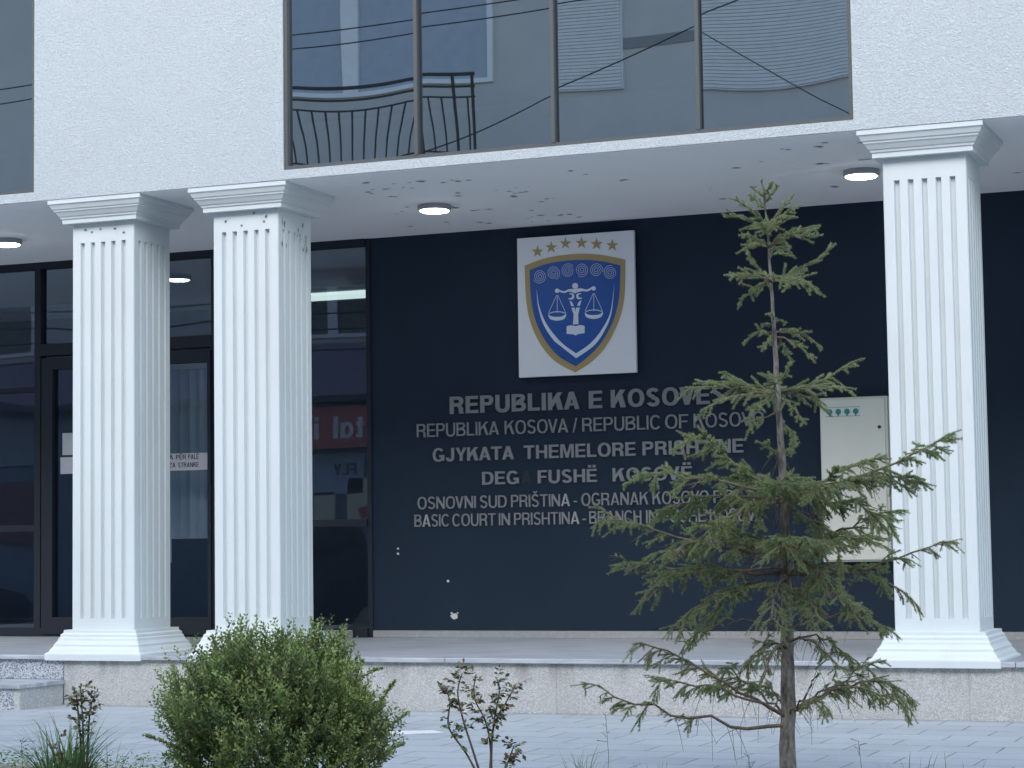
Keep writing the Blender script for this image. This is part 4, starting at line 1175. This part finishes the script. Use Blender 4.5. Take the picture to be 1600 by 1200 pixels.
# ---------------------------------------------------------------- across the street (seen mirrored in the glass)
OY = -19.0
opp = empty("apartment_building", "beige apartment block across the street, mirrored in the court's windows", "building", (-8, OY - 3, ZR))
BEIGE = plain("beige_render", (.56, .54, .51), .9, 0, .10, 2)
PVC = plain("white_window_plastic", (.78, .78, .78), .5)
PURP = plain("purple_fascia", (.24, .20, .28), .6)
RED = plain("red_shop_sign", (.50, .10, .08), .5)
YELL = plain("cream_poster", (.68, .62, .48), .7)
SHUT = plain("pale_roller_shutter", (.72, .72, .70), .6)
CURT = plain("net_curtain", (.40, .45, .51), .8, 0, .15, 6)
PBLUE = plain("shop_blue", (.13, .17, .24), .6)
MB().box((-45, OY - 7, 3.95), (30, OY, 13)).build("upper_wall", BEIGE, opp)
MB().box((-45, OY - 7, ZR), (30, OY - .6, 3.949)).build("ground_floor_wall", PBLUE, opp)
MB().box((-45.3, OY - 7.3, 13), (30.3, OY + .5, 13.2)).build("roof", plain("far_roof", (.2, .2, .2)), opp)
# darker render band
MB().box((-7.3, OY + .001, 8.55), (-4.9, OY + .02, 8.72)).build("string_course", plain("grey_band", (.25, .25, .25)), opp)
def win(x0, x1, z0, z1, cols, curtain=True, shutter=None, y=OY):
    f = MB(); t = .07
    f.box((x0, y, z0), (x0 + t, y + .06, z1)); f.box((x1 - t, y, z0), (x1, y + .06, z1))
    f.box((x0 + t, y, z0), (x1 - t, y + .06, z0 + t)); f.box((x0 + t, y, z1 - t), (x1 - t, y + .06, z1))
    for k in range(1, cols):
        x = x0 + (x1 - x0) * k / cols
        f.box((x - .10, y, z0 + t), (x + .10, y + .06, z1 - t))
    w_ = f.build("window", PVC, opp)
    if curtain:
        c = MB(); n = 40
        vs = []
        for i in range(n + 1):
            x = x0 + t + (x1 - x0 - 2 * t) * i / n
            yy = y + .012 + .008 * math.sin(i * 1.9)
            vs.append((c.bm.verts.new((x, yy, z0 + t)), c.bm.verts.new((x, yy, z1 - t))))
        for (a, b), (d, e) in zip(vs[:-1], vs[1:]): c.bm.faces.new((a, d, e, b))
        c.build("curtain", CURT, w_)
    if shutter is not None:
        s_ = MB(); z = shutter
        while z < z1 - .02:
            s_.box((x0 + .02, y + .065, z), (x1 - .02, y + .085, z + .05), .008); z += .054
        s_.build("shutter", SHUT, w_)
win(-13.5, -8.42, 8.28, 10.4, 2)
win(-7.28, -6.15, 7.93, 9.6, 1, True, 7.95)
win(-4.9, -2.6, 7.75, 9.6, 1, True, 7.77)
win(-17.3, -15.0, 8.3, 10.2, 2)
win(-14.9, -13.2, 4.75, 6.0, 2, False)
win(-19.5, -18.0, 4.75, 6.0, 2, False)
win(-23.5, -21.0, 4.75, 6.2, 2, False)
win(0, 2.2, 7.8, 9.5, 2); win(4, 6, 7.8, 9.5, 2); win(-3, -1, 4.8, 6.2, 2, False); win(3, 5, 4.8, 6.2, 2, False)
DK = plain("dark_window_glass", (.02, .025, .03), .1)
for x0, x1, z0, z1 in ((-14.8, -13.3, 4.82, 5.93), (-19.4, -18.1, 4.82, 5.93), (-23.4, -21.1, 4.82, 6.13), (-2.9, -1.1, 4.87, 6.13), (3.1, 4.9, 4.87, 6.13)):
    MB().box((x0, OY + .001, z0), (x1, OY + .02, z1)).build("pane", DK, opp)
IRON = plain("dark_iron", (.015, .016, .02), .5)
bal = MB().box((-12.8, OY + .001, 6.72), (-8.3, OY + 1.0, 6.88)).build("balcony", BEIGE, opp)
r = MB()
for z, t in ((8.18, .035), (8.00, .022), (7.84, .018), (6.98, .02)):
    r.box((-12.8, OY + .94, z), (-8.30, OY + .94 + t, z + t * 1.4))
for x in (-12.8, -12.05, -9.2, -8.62, -8.35):
    r.box((x, OY + .942, 6.88), (x + .035, OY + .972, 8.18))
x = -12.6
while x < -8.4:
    r.box((x, OY + .945, 7.0), (x + .02, OY + .965, 7.84)); x += .19
r.build("railing", IRON, bal)
# shop fronts
MB().box((-45, OY - .5, 3.62), (30, OY + .25, 4.62)).build("fascia", PURP, opp)
MB().box((-45, OY - .5, 3.50), (30, OY + .30, 3.619)).build("fascia_edge", BLACK, opp)
sg = MB().box((-15.6, OY + .02, 2.62), (-12.5, OY + .10, 3.42)).build("shop_sign", RED, opp)
def rword(txt, x_right, z, cap, m, parent, y, t=.17):
    """lettering that faces the court: it reads from the court's side, so it runs towards -x"""
    # simple lower-case forms for the sign
    x = x_right
    for c in txt:
        wd, pcs = LOW[c]
        mb_ = MB()
        for con in pcs:
            mb_.flat([[(p[0] * cap, p[1] * cap) for p in c2] for c2 in con], (x, y, z), (-1, 0, 0), (0, 0, 1), .02)
        mb_.build("letter", m, parent)
        x -= (wd + .13) * cap
T_ = .22
LOW = {
 'p': (.62, [[[(0, -.35), (T_, -.35), (T_, 0)] + arc(.33, .36, .29, .36, -90, 90, 12) + [(0, .72)], [(T_, .16)] + arc(.33, .36, .29 - T_ + .02, .2, -90, 90, 10) + [(T_, .56)]]]),
 'i': (T_, [[[(0, 0), (T_, 0), (T_, .72), (0, .72)]], [[(0, .82), (T_, .82), (T_, 1), (0, 1)]]]),
 't': (.42, [[[(.1, 0), (.42, 0), (.42, .17), (.1 + T_, .17), (.1 + T_, .56), (.42, .56), (.42, .72), (.1 + T_, .72), (.1 + T_, .95), (.1, .95), (.1, .72), (0, .72), (0, .56), (.1, .56)]]]),
 'a': (.62, [[[(.62, 0), (.62, .72)] + arc(.3, .36, .3, .37, 62, 298, 22), arc(.3, .36, .12, .2, 0, 352, 20)]]),
 'l': (T_, [[[(0, 0), (T_, 0), (T_, 1), (0, 1)]]]),
 'F': glyph('F', .2) if True else None, 'L': glyph('L', .2), 'Y': glyph('Y', .2),
}
SIGNW = plain("sign_white", (.72, .70, .72), .5)
rword("pital", -12.93, 2.80, .42, SIGNW, sg, OY + .101)
rword("i", -14.33, 2.80, .42, SIGNW, sg, OY + .101)
fl = MB().box((-15.4, OY - .59, 1.75), (-13.7, OY - .50, 2.55)).build("shop_window", plain("pale_blue_poster", (.36, .44, .58), .6), opp)
rword("FLY", -13.85, 2.12, .22, plain("navy_print", (.02, .03, .07)), fl, OY - .499)
m = MB().box((-14.02, OY - .59, 1.15), (-12.8, OY - .50, 2.05)).build("poster", YELL, opp)
MB().flat([[(0, .25), (.85, 0), (.95, .2), (.1, .5)]], (-12.85, OY - .499, 1.25), (-1, 0, 0), (0, 0, 1), .01).build("poster_band", RED, m)
m = MB().box((-14.75, OY - .59, 1.0), (-14.3, OY - .50, 1.8)).build("poster", YELL, opp)
MB().box((-23.6, OY - .59, 2.5), (-20.0, OY - .50, 3.4)).build("shop_window", plain("grey_shop_glass", (.20, .24, .30), .4), opp)
MB().box((-22.6, OY - .59, .8), (-20.6, OY - .50, 2.2)).build("poster", plain("dull_red", (.15, .05, .05)), opp)
MB().box((-8.5, OY - .59, -.4), (8, OY - .50, 3.2)).build("shop_window", DK, opp)

# overhead cables between the two sides
def cable(a, b, sag, lab, r=.008):
    a, b = Vector(a), Vector(b); n = 24
    m = MB().tube([a.lerp(b, i / n) - Vector((0, 0, sag * 4 * (i / n) * (1 - i / n))) for i in range(n + 1)], r, 5)
    tag(m.build("overhead_cable", plain("cable_black", (.02, .02, .022), .6)), lab, "cable", "overhead cables above the street")
cable((-30, -10, 6.2), (30, -10, 10.2), .9, "upper sagging black cable mirrored in the tall window over the porch")
cable((-30, -10, 5.9), (30, -10, 10.0), .8, "lower sagging black cable mirrored in the tall window over the porch")
cable((-6.4, -10, 5.05), (6, -10, 9.8), .15, "steep black cable crossing the mirrored balcony")
cable((-2.3, -10, 6.6), (1.2, -10, 4.2), .05, "thin black cable running down the mirrored right-hand shutter", .006)
for k, z in enumerate((4.1, 4.4, 4.62, 4.86, 5.1)):
    cable((-34, -13 + .1 * k, z + .3), (24, -13 + .1 * k, z + .25 + .06 * k), .5, "black street cable in the bundle mirrored in the porch glass", .014)

# the parked car
def car(pos, label, paint, heading=0):
    pos = Vector(pos)
    t_ = empty("parked_car", label, "car", pos)
    def sec(x, pts): return [(pos.x + x, pos.y + y, pos.z + z) for y, z in pts]
    def ring(w_, z0, z1, c=.08):
        return [(-w_, z0 + c), (-w_ + c, z0), (w_ - c, z0), (w_, z0 + c), (w_ + .01, (z0 + z1) / 2), (w_ - .02, z1 - c), (w_ - c - .05, z1), (-w_ + c + .05, z1), (-w_ + .02, z1 - c), (-w_ - .01, (z0 + z1) / 2)]
    body = MB().rings([sec(x, ring(w_, z0, z1)) for x, w_, z0, z1 in ((-2.2, .70, .42, .80), (-2.1, .82, .30, .92), (-1.6, .88, .22, .98), (-.6, .89, .2, .98), (.8, .89, .2, .98), (1.3, .88, .22, .93), (1.9, .84, .26, .80), (2.15, .72, .34, .66), (2.22, .6, .42, .58))])
    cab_ = body.rings([sec(x, ring(w_, z0, z1, .05)) for x, w_, z0, z1 in ((-2.0, .70, .93, 1.0), (-1.65, .68, .93, 1.36), (-1.0, .66, .93, 1.47), (.1, .66, .93, 1.46), (.55, .67, .93, 1.34), (1.2, .70, .90, .97))])
    b = body.build("body", paint, t_, smooth=False)
    gl = MB()
    for s_ in (-1, 1):
        gl.prism([(0, 0), (0, 0), (0, 0)], 0, 0) if False else None
        y = pos.y + s_ * .69
        pts = [(-1.55, 1.0), (.85, 1.0), (.45, 1.32), (-1.0, 1.41), (-1.5, 1.33)]
        gl.flat([[(p[0], p[1]) for p in pts]] if s_ < 0 else [[(-p[0], p[1]) for p in pts]], (pos.x, y, pos.z), (1, 0, 0) if s_ < 0 else (-1, 0, 0), (0, 0, 1), .012)
    gl.build("side_windows", DK, t_)
    for x in (-1.35, 1.38):
        for s_ in (-1, 1):
            wc = Vector((pos.x + x, pos.y + s_ * .80, pos.z + .31))
            m = MB().tube([wc - Vector((0, .11, 0)), wc - Vector((0, .09, 0)), wc + Vector((0, .09, 0)), wc + Vector((0, .11, 0))], [.28, .31, .31, .28], 24)
            wl_ = m.build("wheel", BLACK, t_)
            MB().tube([wc + Vector((0, s_ * .111, 0)), wc + Vector((0, s_ * .125, 0))], [.2, .17], 20).build("rim", plain("alloy", (.4, .4, .42), .35, .8), wl_)
    for s_ in (-1, 1):
        MB().flat([spl([(0, 0), (.16, .02), (.30, .10), (.20, .15), (.04, .12), (0, 0)], 5)[:-1]], (pos.x + (1.78 if s_ > 0 else 1.78), pos.y + s_ * .862, pos.z + .60), (1, 0, 0) if s_ < 0 else (1, 0, 0), (0, 0, 1), .02 * -s_).build("headlight", plain("headlight_glass", (.5, .55, .6), .15), t_)
    return t_
NAVY = plain("navy_car_paint", (.012, .017, .03), .2)
c1_ = car((-12.5, -15.2, ZR), "dark navy car parked nose-in across the street, mirrored in the narrow porch window", NAVY)
c1_.rotation_euler = (0, 0, math.pi / 2)
bx = MB()
bx.rings([[(-12.5 - y * s_, -15.5 + x, ZR + 1.50 + z * h) for y, z in ((-.35, .02), (.35, .02), (.40, .12), (.33, .36), (-.33, .36), (-.40, .12))] for x, s_, h in ((-.95, .7, .7), (-.8, 1, 1), (.6, 1, 1), (1.0, .55, .45))])
bx.box((-12.9, -16.2, ZR + 1.475), (-12.1, -16.16, ZR + 1.515)); bx.box((-12.9, -15.05, ZR + 1.475), (-12.1, -15.01, ZR + 1.515))
tag(bx.build("roof_box", BLACK), "black roof box carried on the mirrored navy car", "roof box")
car((-20.6, -14.6, ZR), "second dark car parked across the street, mirrored at the left edge", NAVY)
